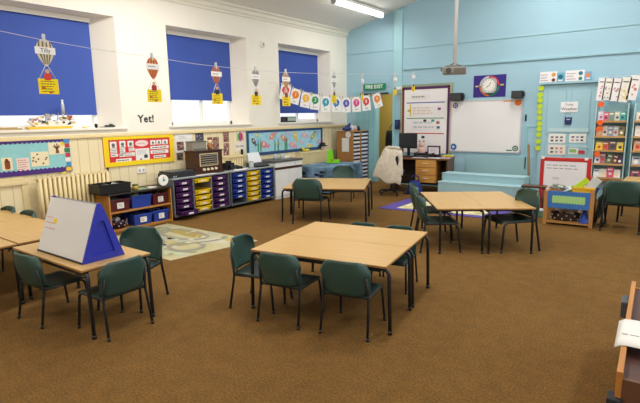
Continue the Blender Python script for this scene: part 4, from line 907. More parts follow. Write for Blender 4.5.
def bird(c1, c2):
    def f(n, w, h, y):
        n.strips(-w*.44, w*.1, -h*.35, h*.35, 3, y, mat('#B79AA0', .8)); n.m(mat(c1, .7)).disc(w*.3, h*.22, h*.17, y-.001, y); n.m(mat(c2, .7)).disc(w*.3, -h*.22, h*.15, y-.001, y)
    return f
card('laminated_card', 'white card with orange and brown pictures, left one above the blue cupboard', 'card', 540.3, 72.2, 556.7, 83.2, YC, mat('#EFEFF4', .5), art=bird('#E0A050', '#7A3A3A'))
card('laminated_card', 'white card with teal pictures, right one above the blue cupboard', 'card', 565.8, 70.8, 584, 81.5, YC, mat('#EFEFF4', .5), art=bird('#2F7A94', '#2F8A84'))
def face(c1, c2):
    def f(n, w, h, y): n.m(mat(c1, .7)).disc(0, h*.05, w*.34, y-.001, y); n.m(mat(c2, .7)).box(-w*.3, w*.3, y-.0015, y, -h*.42, -h*.28)
    return f
card('picture_card', 'small blue card with a dark teal blot, between the two white cards over the cupboard', 'card', 557.2, 73, 563.8, 81.6, YC, mat('#6FB2CC', .6), art=face('#1F6A86', '#EFEFF4'))
card('picture_card', 'small blue card with an orange blot, at the right above the cupboard', 'card', 585, 71.7, 591.3, 79.3, YC, mat('#7FB2CE', .6), art=face('#E58A60', '#EFEFF4'))
YD = YF-.045
B = card('door_sign', 'white lettered sign on the upper part of the blue cupboard', 'sign', 561, 102, 577.5, 112.2, YD, mat('#F1F1F4', .6))
text('Today', .055, 0, .045, -.004, mat('#7A6A70', .7), B); text('Weather', .075, 0, -.035, -.004, mat('#5A2A38', .7), B)
o = thing('felt_badge', 'dark blue felt shape with pale band below the lettered sign', 'badge', on_y(568.3, 120.5, YD), 0); MB(mat('#2F3A6A', .9)).prism([(-.055, -.075), (.05, -.075), (.06, 0), (.06, .07), (.03, .05), (0, .065), (-.03, .05), (-.055, .075), (-.06, 0)], -.012, 0).obj('body', o); MB(mat('#C9CCE0', .7)).box(-.03, .03, -.014, -.012, .01, .03).obj('band', o)
CL = mat('#BFDCE2', .2, spec=.6)
for (r_, lb) in (((548.5, 128, 589, 132.3), 'clear plastic pocket strip across the blue cupboard door'), ((570, 145.6, 588, 147.8), 'short clear plastic strip low on the blue cupboard door')): card('plastic_pocket', lb, 'pocket', *r_, YD, CL, th=.006)
def six(cols):
    def f(n, w, h, y):
        for i in range(3):
            for j in range(2): n.m(mat(random.choice(cols), .7)).box(w*(-.36+.27*i), w*(-.2+.27*i), y-.001, y, h*(-.32+.36*j), h*(-.12+.36*j))
    return f
card('picture_card', 'white picture card in the cupboard pockets, upper left of four', 'card', 548.7, 133.8, 565.3, 143.3, YD, PAPER, art=six(['#7A6A6A', '#C98A8A', '#4A4A55']))
card('picture_card', 'white picture card in the cupboard pockets, upper right of four', 'card', 569.5, 133.8, 585.8, 142.9, YD, PAPER, art=six(['#C9A0A8', '#9A9AB0', '#5A5A66']))
card('picture_card', 'cream picture card in the cupboard pockets, lower left of four', 'card', 548.4, 144.5, 565, 155, YD, mat('#EDE4DC', .7), art=six(['#C98A7A', '#4A6A5A', '#A0A0B0']))
card('picture_card', 'card with green block in the cupboard pockets, lower right of four', 'card', 568.7, 147.8, 578, 154.5, YD, mat('#E4E7E0', .7), art=lambda n, w, h, y: n.m(mat('#8FB86A', .7)).box(-w*.4, w*.3, y-.001, y, -h*.2, h*.3))
card('red_slip', 'small red slip beside the green block card on the cupboard', 'card', 578.3, 150.3, 584.6, 153.9, YD, mat('#C9404A', .7))
# green dots
ds = [(541.3, 88.3), (540.3, 95), (540.2, 100.2), (540, 106.2), (539.8, 111.8), (539.6, 117.8), (539.5, 123.7), (539.2, 129), (538.8, 134.6), (538.4, 141.3), (538, 148)]
o = thing('dot_strip', 'vertical string of bright lime paper discs at the edge of the blue cupboard', 'decoration', on_y(540, 118, YF-.06), 0); base = o.location.copy()
for px, py in ds: c = on_y(px, py, YF-.06)-base; MB(mat('#C6E02A', .6)).disc(c.x, c.z, .05, -.004, 0, 18).obj('paper_disc', o)
t0, t1 = on_y(541.5, 84, YF-.06)-base, on_y(537.8, 151, YF-.06)-base; MB(LGREY).tube([t0, t1], .004, 5).obj('cord', o)
# window pole
o = thing('window_pole', 'thin brown wooden pole leaning in the corner between whiteboard and cupboard', 'pole', (0, 0, 0), 0); MB(wood('#7A5A3A', '#8F6C48', 3)).tube([on_y(528.8, 205, 9.9), on_y(528.6, 145, 10.1)], .022, 8).obj('shaft', o); MB(LGREY).tube([on_y(528.6, 145, 10.1), on_y(528.6, 142, 10.11)], .012).obj('tip', o)

# ------------------------------------------------------------------ desk area
DW = wood('#5A3A22', '#6E482A', 3, .45)
dx0, dx1, dy0, dy1, dz = -5.15, -3.91, 9.3, 9.92, .715
o = thing('teacher_desk', 'wooden teacher desk with light drawer pedestal, under the planning display', 'desk', ((dx0+dx1)/2, dy0, 0), R(9)); w = (dx1-dx0)/2
MB(wood('#6E4526', '#855631', 3, .4)).box(-w, w, 0, dy1-dy0, dz-.035, dz, .004).obj('desktop', o)
MB(DW).box(w-.035, w-.01, .03, dy1-dy0-.02, 0, dz-.035).obj('side_panel', o); MB(DW).box(-w+.01, -w+.035, .03, dy1-dy0-.02, 0, dz-.035).obj('side_panel', o)
MB(mat('#33231A', .6)).box(-w+.035, w-.035, dy1-dy0-.12, dy1-dy0-.1, .1, dz-.035).obj('modesty_panel', o)
PX0, PX1 = 4.57-4.525, .0
p0 = -4.59-(dx0+dx1)/2; p1 = -4.15-(dx0+dx1)/2
MB(OAK).box(p0, p1, .02, .5, .2, dz-.036, .003).obj('pedestal', o)
for k in range(3):
    z0 = .21+.158*k; d = MB(wood('#C0883F', '#D09A50', 3, .4)).box(p0+.012, p1-.012, 0, .02, z0, z0+.148, .004).obj('drawer', o); MB(mat('#E9D9B0', .4)).tube(bend([((p0+p1)/2-.06, 0, z0+.085), ((p0+p1)/2-.06, -.018, z0+.085), ((p0+p1)/2+.06, -.018, z0+.085), ((p0+p1)/2+.06, 0, z0+.085)], .012), .007).obj('handle', d)
zd = dz+.001
a_ = on_y(399.5, 133, 9.62); c = on_y(416.8, 148.5, 9.62)
o = thing('monitor', 'black flat computer monitor on the teacher desk', 'monitor', ((a_.x+c.x)/2, 9.62, zd), 0); w = (c.x-a_.x)/2
MB(BLACK).box(-w, w, -.02, .025, c.z-zd, a_.z-zd, .006).obj('bezel', o); MB(mat('#2C3136', .2)).box(-w+.02, w-.02, -.022, -.0195, c.z-zd+.03, a_.z-zd-.02).obj('screen', o); MB(BLACK).box(-.03, .03, .02, .05, .015, c.z-zd+.12, .004).obj('neck', o); MB(BLACK).box(-.12, .12, -.08, .1, 0, .015, .006).obj('base', o)
n = MB(BLACK).box(-.24, .24, -.07, .07, 0, .02, .005)
n.m(mat('#303338', .5))
for j in range(4):
    for i in range(13): n.box(-.225+.0345*i, -.2+.0345*i, -.055+.03*j, -.032+.03*j, .019, .026)
tag(n.obj('keyboard', loc=(-4.95, 9.4, zd), rz=.15), 'black computer keyboard in front of the monitor', 'keyboard')
o = thing('document_tray', 'low black desk tidy filled with papers, right of the monitor', 'desk tidy', (-4.55, 9.66, zd), R(9)); MB(BLACK).box(-.2, .2, -.14, .14, 0, .012).box(-.2, .2, .13, .14, .012, .1).box(-.2, -.19, -.14, .13, .012, .09).box(.19, .2, -.14, .13, .012, .09).obj('tray', o); MB(mat('#2B2D30', .5)).box(-.17, .17, -.12, .11, .012, .07, .004).obj('papers', o)
o = thing('desk_phone', 'black telephone with handset on the desk before the desk tidy', 'phone', (-4.5, 9.46, zd), R(9)); MB(BLACK).box(-.13, .13, -.08, .08, 0, .05, .012).obj('base', o); MB(BLACK).tube(bend([(-.1, 0, .05), (-.1, 0, .08), (.1, 0, .08), (.1, 0, .05)], .02), .018).obj('handset', o)
o = thing('pink_toy', 'pinkish round ornament behind the desk tidy, beside the framed picture', 'ornament', on_y(421.5, 148, 9.72).to_tuple(), 0); o.location.z = zd
MB(mat('#D9B3A8', .8)).ball((0, 0, .12), .09, .06, .1).ball((0, 0, .25), .065, .05, .065).obj('body', o); MB(mat('#A0706A', .8)).ball((-.05, 0, .32), .02).ball((.05, 0, .32), .02).obj('ear', o)
a_ = on_y(427.5, 142.5, 9.72); c = on_y(440, 152.5, 9.72); o = thing('framed_picture', 'dark framed picture with white mount standing on the desk', 'picture frame', ((a_.x+c.x)/2, 9.72, zd+.03), 0); w, h = (c.x-a_.x)/2, (a_.z-c.z)
n = MB(mat('#4A2030', .5)); n.box(-w, w, 0, .02, 0, .025).box(-w, w, 0, .02, h-.025, h).box(-w, -w+.025, 0, .02, .025, h-.025).box(w-.025, w, 0, .02, .025, h-.025); n.obj('frame', o); n = MB(mat('#E6E2EA', .6)).box(-w+.025, w-.025, .006, .012, .025, h-.025); n.strips(-w*.5, w*.5, h*.3, h*.7, 3, .006, mat('#C99AA0', .8)); n.obj('picture', o); MB(BLACK).box(-w, w, -.02, .06, -.03, 0).obj('stand', o)
n = MB(YEL).box(-.1, .1, -.04, .05, 0, .03, .008).m(mat('#D9DF5A', .6)).box(-.06, .12, -.06, .02, .03, .045, .006); tag(n.obj('sticky_notes', loc=(-4.1, 9.8, zd), rz=.3), 'yellow pads stacked at the right end of the desk', 'note pad')
for k, (x, y, r_, c_, lb) in enumerate(((-4.52, 9.36, .1, '#F0F0F0', 'white paper sheet at the front of the desk above the drawers'), (-4.25, 9.43, -.08, '#ECECF4', 'white paper sheet at the front of the desk near its right corner'), (-4.08, 9.52, .2, '#CFCBE6', 'pale lilac paper sheet on the right corner of the desk'))):
    n = MB(mat(c_, .8)).box(-.15, .15, -.06, .07, 0, .003+.0005*k); n.strips(-.12, .12, -.05, .05, 1, 0, INKF); tag(n.obj('paper_sheet', loc=(x, y, zd), rz=r_), lb, 'paper')
# swivel chair with fleece
sc = Vector((-4.86, 8.78, 0))
o = thing('swivel_chair', 'dark office swivel chair draped with a cream fleece', 'office chair', sc, R(18))
n = MB(BLACK)
for k in range(5):
    an = 2*PI*k/5+.3; n.tube([(0, 0, .09), (.27*math.cos(an), .27*math.sin(an), .065)], .024, 8, .016)
n.obj('star_base', o)
for k in range(5): an = 2*PI*k/5+.3; MB(BLACK).tube([(.27*math.cos(an)-.015, .27*math.sin(an), .03), (.27*math.cos(an)+.015, .27*math.sin(an), .03)], .029, 10).obj('castor', o)
MB(DGREY).tube([(0, 0, .08), (0, 0, .42)], .026, 10).obj('gas_lift', o); MB(mat('#1F2A4A', .8)).prism(rrect(-.23, .23, .42, .5, .03), -.2, .25).obj('seat', o)
MB(mat('#1F2A4A', .8)).prism(rrect(-.1, .2, .58, .92, .07), -.25, -.19).obj('backrest', o); MB(BLACK).tube(bend([(0, -.05, .41), (0, -.25, .43), (0, -.26, .7)], .06), .018).obj('back_stem', o)
# fleece
FL = mat('#D2C8B6', .95, noise=.14, scale=20, bump=1.0, bscale=40)
o = thing('fleece_jacket', 'cream fleece jacket with dark armhole draped over the office chair back', 'jacket', sc, R(18))
def fl(side):
    def f(u, v):
        s = (u-.5)*2
        zt = .955-.05*abs(s)**5-.03*s+.012*math.sin(7*s); zb = .30-.08*s+.03*math.sin(9*u); z = zt+(zb-zt)*v
        wv = (.165+.115*v+.02*math.sin(PI*v)+.008*math.sin(17*v)); x = s*wv+.07-.11*v
        y = -.27-.06*v+side*0-.045*math.sin(PI*v)+.018*math.sin(13*u+4*v)*v+.035*s*s
        if v < .12: y += .05*(1-v/.12)**2
        return (x, y, z)
    return f
MB(FL).grid(fl(0), 22, 22, .02).obj('back_panel', o)
def fl2(u, v):
    s = (u-.5)*2; z = .96-.05*abs(s)**5-.03*s-.34*v; return (s*.16+.07, -.235+.09*min(1, v*4)+.03*v, z)
MB(FL).grid(fl2, 14, 8, .015).obj('front_panel', o)
n = MB(FL)
n.grid(lambda u, v: (.20+.05*math.cos(2*PI*u)*(1-.2*v)+.03*v, -.25+.055*math.sin(2*PI*u)-.02*v, .88-.45*v), 12, 8, .01); n.obj('sleeve', o)
MB(FL).tube([(-.08, -.2, .955), (-.02, -.25, .975), (.1, -.26, .975), (.2, -.23, .955)], .03, 8).obj('collar', o)
MB(BLACK).grid(lambda u, v: (.17+.036*v*math.cos(2*PI*u), -.345-.01*v*math.cos(2*PI*u), .72+.1*v*math.sin(2*PI*u)), 16, 2, .006).obj('armhole', o)
o = thing('blue_bag', 'dark blue bag slumped on the carpet beside the office chair', 'bag', (-4.47, 9.05, 0), R(30))
MB(mat('#22347A', .7, noise=.1, scale=10)).grid(lambda u, v: (.17*math.cos(2*PI*u)*(1-.45*v**2), .13*math.sin(2*PI*u)*(1-.6*v**2), .27*v+.015*math.sin(11*u)), 18, 8, .006).ball((0, 0, .05), .155, .12, .05).obj('body', o); MB(mat('#1A2A66', .7)).tube(bend([(-.08, 0, .25), (-.07, -.03, .38), (.07, -.03, .38), (.08, 0, .25)], .06), .012).obj('handle', o)
o = thing('dark_coat', 'dark coat hanging inside the doorway', 'coat', (-5.75, 11.1, 0), 0); c = on_y(389.5, 140, 11.1); o.location.x = c.x
MB(mat('#1C1A20', .9)).grid(lambda u, v: (.1*math.cos(2*PI*u)*(.6+.4*min(1, v*3)), .08*math.sin(2*PI*u), 1.22-.6*v), 14, 8, .01).obj('body', o); MB(BLACK).tube([(0, 0, 1.26), (0, .1, 1.36), (0, .58, 1.36)], .01).obj('hook', o)

# pigeonhole cabinet in the corner
o = thing('pigeonhole_cabinet', 'tall wooden pigeonhole cabinet with two columns of labelled slots, in the corner', 'cabinet', (-6.29, (9.53+10.22)/2, 0), PI/2); w = .345; hc = 1.25
for x in (-w, w-.02): MB(wood('#A5713C', '#B5804A', 2.5, .5, 2)).box(x, x+.02, 0, .47, 0, hc, .002).obj('side_panel', o)
MB(OAK).box(-w+.02, w-.02, 0, .46, hc-.02, hc).obj('top', o); MB(DW).box(-w+.02, w-.02, .44, .455, 0, hc-.02).obj('back_panel', o); MB(OAK).box(-.012, .012, .002, .43, 0, hc-.02).obj('divider', o)
for cx in (-1, 1):
    for k in range(13):
        z = .06+.09*k; MB(OAK).box(min(cx*.013, cx*(w-.021)), max(cx*.013, cx*(w-.021)), .005, .43, z, z+.008).obj('shelf', o)
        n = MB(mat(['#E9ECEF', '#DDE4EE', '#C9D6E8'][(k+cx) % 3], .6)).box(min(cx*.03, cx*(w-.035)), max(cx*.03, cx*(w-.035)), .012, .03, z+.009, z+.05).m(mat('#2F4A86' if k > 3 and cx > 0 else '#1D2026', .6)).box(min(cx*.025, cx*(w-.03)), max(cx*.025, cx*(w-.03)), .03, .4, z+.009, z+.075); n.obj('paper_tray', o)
n = MB(mat('#E9E6DF', .7)).box(-.001, .002, -.10, .10, -.16, .16); o2 = n.obj('side_sheet', o, (-w-.002, .22, .93))
MB(mat('#E5E3DC', .7)).grid(lambda u, v: (-w-.002-.002*v, .14+.075*v*math.cos(2*PI*u), 1.17+.075*v*math.sin(2*PI*u)), 16, 2).obj('paper_disc', o)
zc = hc+.001
for (y, c_, h_, lb) in ((9.58, '#2B3A7A', .12, 'dark blue lump of cloth on top of the pigeonhole cabinet'), (9.78, '#E6E3E8', .14, 'white and pink bottle on top of the pigeonhole cabinet'), (9.92, '#D9C9C9', .12, 'small pale tub on top of the pigeonhole cabinet'), (10.05, '#3A3A40', .1, 'dark tub on top of the pigeonhole cabinet, far end')):
    n = MB(mat(c_, .6))
    if 'lump' in lb: n.ball((0, 0, .05), .15, .09, .05).ball((.05, .02, .1), .09, .05, .03).tube([(-.1, 0, .05), (.12, 0, .15)], .03)
    else: n.lathe([(.05, 0), (.055, h_*.7), (.03, h_*.85), (.03, h_)], 12)
    tag(n.obj('cloth_bundle' if 'lump' in lb else ('bottle' if 'bottle' in lb else 'tub'), loc=(-6.5, y, zc), rz=PI/2), lb, 'cloth' if 'lump' in lb else ('bottle' if 'bottle' in lb else 'tub'))
# cloth covered low table
a_ = Vector((-6.78, 7.98, 0)); 
o = thing('covered_table', 'low table covered in dark blue patterned cloth, below the fish display', 'table', (-6.28, 8.72, 0), 0)
CLO = splotch(['#4A6272', '#5A7A8E', '#6A8CA4', '#7797BA', '#86A8CE'], 4.5, .8)
x0, x1, y0, y1, zt = -.48, .36, -.72, .62, .56
n = MB(CLO).box(x0, x1, y0, y1, zt-.02, zt, .01)
def skirt(ax, ay, bx_, by_):
    n.grid(lambda u, v: (ax+(bx_-ax)*u+(ay-by_)*0+.015*math.sin(20*u)*v*(1 if ay != by_ else 0), ay+(by_-ay)*u+.015*math.sin(20*u)*v*(1 if ax != bx_ else 0), zt-.01-(zt-.05)*v), 30, 3)
skirt(x0, y0, x1, y0); skirt(x1, y0, x1, y1); skirt(x1, y1, x0, y1); skirt(x0, y1, x0, y0)
n.m(mat('#1E2A44', .8))
for k in range(16):
    x = random.uniform(x0+.1, x1-.1); z = random.uniform(.15, .48)
    n.prism([(x-.06, z), (x-.01, z-.025), (x+.05, z-.01), (x+.08, z+.02), (x+.03, z+.025), (x-.02, z+.03)], y0-.021, y0-.019)
n.obj('cloth', o)
for sx in (x0+.06, x1-.06):
    for sy in (y0+.06, y1-.06): MB(STEEL).tube([(sx, sy, 0), (sx, sy, zt-.03)], .015).obj('leg', o)
o = thing('lime_toy', 'bright lime green toy chair with a flat foot on the patterned cloth', 'toy', on_z(331, 161.5, .565)+Vector((.16, -.25, 0)), R(20)); o.scale = (.85,)*3
LM = mat('#7EDB1E', .5); MB(LM).prism([(-.09, 0), (.09, 0), (.08, .16), (.06, .33), (-.01, .36), (-.06, .3), (-.08, .12)], -.03, .05).obj('back', o); MB(LM).box(-.08, .27, -.12, .03, 0, .05, .012).box(.1, .27, -.1, .02, .05, .09, .012).obj('foot', o); MB(mat('#C9602A', .6)).box(.06, .1, -.11, -.0, .05, .1, .006).obj('block', o)
o = thing('doll', 'small doll with dark hat standing on the radiator cover', 'doll', (XL+.08, 9.12, .836), PI/2); MB(mat('#E6D2C8', .7)).ball((0, 0, .055), .075, .05, .055).obj('head', o); MB(BLACK).lathe([(.115, .085), (.115, .1), (.07, .105), (.065, .15), (.02, .17)], 14).obj('hat', o); MB(BLACK).ball((-.07, 0, .06), .02).ball((.07, 0, .06), .02).obj('hair', o)
o = thing('toy_duck', 'yellow toy lying flat on the radiator cover at its near end', 'toy', (XL+.08, 8.5, .836), PI/2); MB(mat('#E2CF3A', .6)).ball((0, 0, .03), .12, .04, .03).obj('body', o); MB(mat('#E2CF3A', .6)).ball((-.1, 0, .06), .035).obj('head', o)

# ------------------------------------------------------------------ rugs
q = [on_z(*p, 0) for p in ((118, 243), (160, 222), (258, 240.5), (171, 260.5))]
q = [Vector((-6.10, 3.30, 0)), Vector((-6.62, 4.42, 0)), Vector((-4.43, 4.46, 0)), Vector((-4.63, 3.24, 0))]
q[0] = on_z(118, 241, 0)+Vector((-.22, -.12, 0)); q[0].x = max(q[0].x, -6.33); q[1] = on_z(156, 221.6, 0); q[1].x = max(q[1].x, -6.36); q[2] = on_z(258, 240.8, 0); q[3] = on_z(170, 261, 0)
n = MB(splotch(['#A3A27C', '#AFA980', '#B5AC86', '#A5A78C', '#ABAC98'], 2.2, .9)); n.slab([(v.x, v.y) for v in (q[0], q[3], q[2], q[1])], .0, .006)
def qm(u, v): return (q[0]*(1-u)+q[3]*u)*(1-v)+(q[1]*(1-u)+q[2]*u)*v
def patch(cols, cu, cv, ru, rv, k=14, z=.0066):
    n.m(mat(cols, .9)); pts_ = []
    for j in range(k):
        a_ = 2*PI*j/k; r_ = 1+.2*math.sin(3*a_+cu*9); pp = qm(min(.97, max(.03, cu+ru*r_*math.cos(a_))), min(.97, max(.03, cv+rv*r_*math.sin(a_)))); pts_.append((pp.x, pp.y))
    n.face([(x, y, z) for x, y in pts_])
patch('#A08E4A', .42, .78, .2, .1); patch('#ADA06A', .62, .4, .12, .1, z=.0067); patch('#B9B7A2', .75, .72, .13, .12, z=.0068); patch('#8FA06A', .12, .6, .09, .16, z=.0069); patch('#BDB79C', .3, .3, .14, .12, z=.007); patch('#A9B394', .85, .2, .1, .1, z=.0071); patch('#C2A048', .88, .86, .08, .06, z=.0072); patch('#7F9A86', .5, .12, .1, .07, z=.0073)
def road(f, wd=.035, k=26, z=.0078, c_='#8F8A78'):
    n.m(mat(c_, .9)); L_ = [qm(*f(i/k)) for i in range(k+1)]
    for i in range(k):
        d_ = (L_[i+1]-L_[i]).normalized(); e = Vector((-d_.y, d_.x, 0))*wd
        n.face([(L_[i]+e)[:2]+(z,) if False else (*(L_[i]+e).xy, z), (*(L_[i]-e).xy, z), (*(L_[i+1]-e).xy, z), (*(L_[i+1]+e).xy, z)])
road(lambda t: (.05+.9*t, .35+.12*math.sin(6*t))); road(lambda t: (.42+.24*math.cos(2*PI*t), .72+.17*math.sin(2*PI*t)), .035, 36, .0081); road(lambda t: (.30+.08*math.sin(4*t), .05+.6*t), .035, 20, .0084); road(lambda t: (.72+.05*math.sin(5*t), .95-.6*t), .035, 20, .0087); road(lambda t: (.75+.13*math.cos(2*PI*t), .4+.16*math.sin(2*PI*t)), .03, 30, .0089); road(lambda t: (.15+.1*math.cos(2*PI*t), .62+.2*math.sin(2*PI*t)), .03, 30, .009)
for k in range(70):
    u, v = random.uniform(.06, .94), random.uniform(.06, .94); pp = qm(u, v); s = random.uniform(.018, .042); n.m(mat(random.choice(['#BCB8A2', '#A38A6A', '#B5B09A', '#8A9676', '#AE9C66', '#8F8F88', '#9AA58A']), .9)); n.face([(pp.x-s, pp.y-s, .0092), (pp.x+s, pp.y-s, .0092), (pp.x+s, pp.y+s, .0092), (pp.x-s, pp.y+s, .0092)])
tag(n.obj('playmat', recalc=False), 'pale road-map playmat on the carpet in front of the bookcase', 'playmat')
o = thing('rug', 'rug with purple border and patterned yellow centre behind the right table', 'rug', (0, 0, 0), 0)
a_, b_, c, d = on_z(378, 208.3, 0), on_z(408, 199, 0), on_z(517, 208.5, 0), on_z(497, 219.5, 0)
q4 = [a_, d, c, b_]; ctr = sum(q4, Vector())/4
MB(mat('#5A4A9A', .9)).slab([(v.x, v.y) for v in q4], 0, .008).obj('border', o)
qi = [v+(ctr-v)*.27 for v in q4]; MB(splotch(['#D9CE9A', '#E3DAB2', '#C9C088', '#B5B08A'], 5, .9)).slab([(v.x, v.y) for v in qi], .008, .0095).obj('centre', o)

# ------------------------------------------------------------------ right side: stool, easel, trolley
o = thing('wooden_stool', 'small dark wooden stool behind the single chair, beside the red easel', 'stool', (on_y(534.5, 182, 8.3).x, 8.3, 0), R(5)); o.scale = (.9, .9, .98)
MB(DWOOD).box(-.2, .2, -.13, .13, .43, .46, .004).obj('seat', o)
for sx in (-1, 1):
    for sy in (-1, 1): MB(DWOOD).tube([(sx*.18, sy*.11, 0), (sx*.165, sy*.1, .43)], .016, 8).obj('leg', o)
MB(DWOOD).box(-.17, .17, -.105, -.09, .2, .225).box(-.17, .17, .09, .105, .2, .225).box(-.175, -.155, -.1, .1, .12, .145).box(.155, .175, -.1, .1, .12, .145).obj('stretcher', o)
ye = 8.62
a_ = on_y(540.7, 157.5, ye); c = on_y(592, 158.3, ye); w = (c.x-a_.x)/2; he = (a_.z+c.z)/2
o = thing('red_easel', 'red framed easel with a large white written sheet, in front of the blue cupboard', 'easel', ((a_.x+c.x)/2, ye, 0), 0); o.rotation_euler = (R(-0), 0, 0)
RD = mat('#CC3230', .5)
n = MB(RD).box(-w, w, 0, .03, he-.06, he, .008).box(-w, -w+.06, 0, .03, 0, he-.06, .006).box(w-.06, w, 0, .03, 0, he-.06, .006).box(-w+.06, w-.06, 0, .03, .08, .13); n.obj('frame', o)
n = MB(mat('#E9E8EC', .5)).box(-w+.06, w-.06, .008, .02, .13, he-.06); n.obj('board', o)
n = MB(mat('#F2F1F4', .8)).box(-w+.07, w-.075, .003, .008, .15, he-.075); n.strips(-w+.1, w-.12, he-.2, he-.1, 2, .003, mat('#8A8A9A', .8), w=.22); n.m(mat('#DDDDE4', .8)).box(-w+.2, -w+.3, .001, .003, he-.36, he-.32); n.m(mat('#B9B9C4', .8)).box(-w+.2, -w+.3, .001, .003, he-.325, he-.32); n.obj('paper_sheet', o)
n = MB(WHITE).box(-w+.01, -w+.06, -.006, .036, he-.03, he+.01, .004).box(w-.1, w-.05, -.006, .036, he-.03, he+.01, .004); n.obj('clip', o)
for sx in (-1, 1): MB(RD).tube([(sx*(w-.03), .03, he-.05), (sx*(w-.03), .38, 0)], .018).obj('rear_leg', o)
# trolley
tx0, tx1, ty0, ty1 = -1.66, -1.02, 7.55, 7.98
o = thing('wooden_trolley', 'low wooden book trolley with blue panel and lime scalloped strip', 'trolley', ((tx0+tx1)/2, ty0, 0), R(4)); w = (tx1-tx0)/2; dd = ty1-ty0
PW = wood('#B07C42', '#C08C50', 3, .45, 2)
for sx in (-1, 1):
    for y in (0, dd-.04): MB(PW).box(sx*w-(.05 if sx > 0 else 0), sx*w+(0 if sx > 0 else .05), y, y+.04, 0, .5 if sx < 0 else .53, .003).obj('post', o)
MB(PW).box(-w+.05, w-.05, .005, dd-.005, .03, .05).obj('bottom_shelf', o); MB(PW).box(-w+.05, w-.05, .02, dd-.02, .25, .265).obj('upper_shelf', o)
MB(PW).box(-w+.005, -w+.03, .04, dd-.04, .25, .48).obj('side_panel', o); MB(PW).box(w-.03, w-.005, .04, dd-.04, .25, .52).obj('side_panel', o); MB(PW).box(-w+.05, w-.05, dd-.03, dd-.01, .25, .48).obj('back_panel', o)
n = MB(mat('#3F76BC', .6)).box(-w+.05, w-.05, 0, .018, .25, .495, .002); n.obj('front_panel', o)
hs = (w-.05)*.78; pl = wavy(-hs, hs, .335, .42, .016, 11, 'top'); n = MB(mat('#A9D98A', .7)).prism([(-hs, .38)]+[(x, .71-z+.05-.0) for x, z in wavy(-hs, hs, .335, .42, .016, 11, 'top')[2:]][::-1]+[(hs, .38)], -.004, 0) if False else MB(mat('#A9D98A', .7)).prism(pl, -.004, 0).prism(wavy(-hs, hs, .335, .35, .016, 11, 'bottom'), -.0041, 0); n.obj('scalloped_strip', o)
base = o.location
def ont(x, y, z): return (base.x+x, base.y+y, z)
t = thing('book_bin', 'yellow plastic bin in the trolley top, holding a lime folder', 'bin', ont(.17, .06, .30), R(4)); n = MB(mat('#EDB92A', .5)); n.box(-.14, .14, 0, .012, 0, .25).box(-.14, .14, .2, .212, 0, .25).box(-.14, -.128, .012, .2, 0, .25).box(.128, .14, .012, .2, 0, .25).box(-.14, .14, 0, .212, 0, .01).box(-.15, .15, -.01, .008, .235, .262, .003); n.obj('tub', t)
n = MB(mat('#B5DB2A', .5)).box(-.04, .04, -.012, .012, -.1, .1, .006); f = tag(n.obj('lime_folder', loc=ont(.13, .14, .60)), 'lime green folder leaning out of the yellow trolley bin', 'folder'); f.rotation_euler = (R(-8), R(48), R(4))
n = MB(mat('#C9CED0', .3)).box(-.06, .06, -.03, .03, -.1, .1, .01); f = tag(n.obj('clear_wallet', loc=ont(.27, .17, .60)), 'clear plastic wallet leaning at the right of the lime folder', 'wallet'); f.rotation_euler = (R(-6), R(35), R(4))
for k, (x, c_, c2, r_, lb) in enumerate(((-.2, '#8A8A80', '#4A4F4A', 70, 'grey picture book lying at the left of the trolley top'), (-.14, '#55605A', '#A9B0A0', 78, 'dark grey green picture book in the trolley top, second from left'), (-.06, '#C9CDD0', '#7A8A90', 20, 'pale grey book standing in the trolley top'), (.0, '#2F8A4A', '#7AC08A', 30, 'green book standing in the trolley top beside the yellow bin'), (.29, '#2F4F9A', '#1F2F5A', 60, 'small dark blue book at the right end of the trolley top'))):
    n = MB(mat(c_, .6)).box(-.06, .06, -.05, .05, 0, .02, .002).m(PAPER).box(-.055, .058, -.048, .048, .004, .016).m(mat(c2, .6)).box(-.04, .03, -.03, .03, .0195, .021); b_ = tag(n.obj('picture_book', loc=ont(x, .12+.02*k, .44 + (.06 if r_ < 65 else .09))), lb, 'book'); b_.rotation_euler = (R(20), R(-r_ if r_ < 65 else 12), R(10*k))
t = thing('wicker_basket', 'dark patterned basket of small pieces on the bottom shelf of the trolley', 'basket', ont(-.06, .2, .051), R(4))
n = MB(mat('#3A2A22', .8)); n.grid(lambda u, v: (.2*math.cos(2*PI*u)*(.88+.12*v), .12*math.sin(2*PI*u)*(.88+.12*v), .11*v), 24, 4, .012); n.m(mat('#B9AD9A', .7))
for k in range(22): an = 2*PI*k/22; n.ball((.2*math.cos(an), .121*math.sin(an), .03+.05*(k % 2)), .013, n=6)
n.obj('bowl', t); n = MB(mat('#8A6A4A', .8))
for k in range(12): n.m(mat(random.choice(['#8A6A4A', '#C9B79A', '#5A3A2A', '#D9D0C0']), .8)).ball((random.uniform(-.13, .13), random.uniform(-.07, .07), .1), .032, n=8)
n.obj('contents', t)
n = MB(mat('#2E4FA6', .5)).lathe([(.085, 0), (.085, .012), (.068, .014), (.02, .19), (.012, .2)], 20); tag(n.obj('toy_cone', loc=ont(.2, .13, .051)), 'blue plastic cone on the bottom shelf of the trolley', 'cone')
n = MB(mat('#5F8A72', .6)).box(-.1, .1, -.08, .08, 0, .1, .012).m(mat('#C9D0D0', .4)).box(-.09, .09, -.07, .07, .1, .12, .01); tag(n.obj('storage_box', loc=(-1.82, 8.05, 0)), 'pale green storage box on the carpet left of the trolley', 'box')
n = MB(mat('#B9BEC2', .3)).box(-.16, .16, -.1, .1, 0, .16, .015).m(mat('#8F979C', .3)).box(-.165, .165, -.105, .105, .15, .17, .006); tag(n.obj('storage_box', loc=(-1.45, 8.2, 0)), 'clear grey storage box on the carpet behind the trolley', 'box')

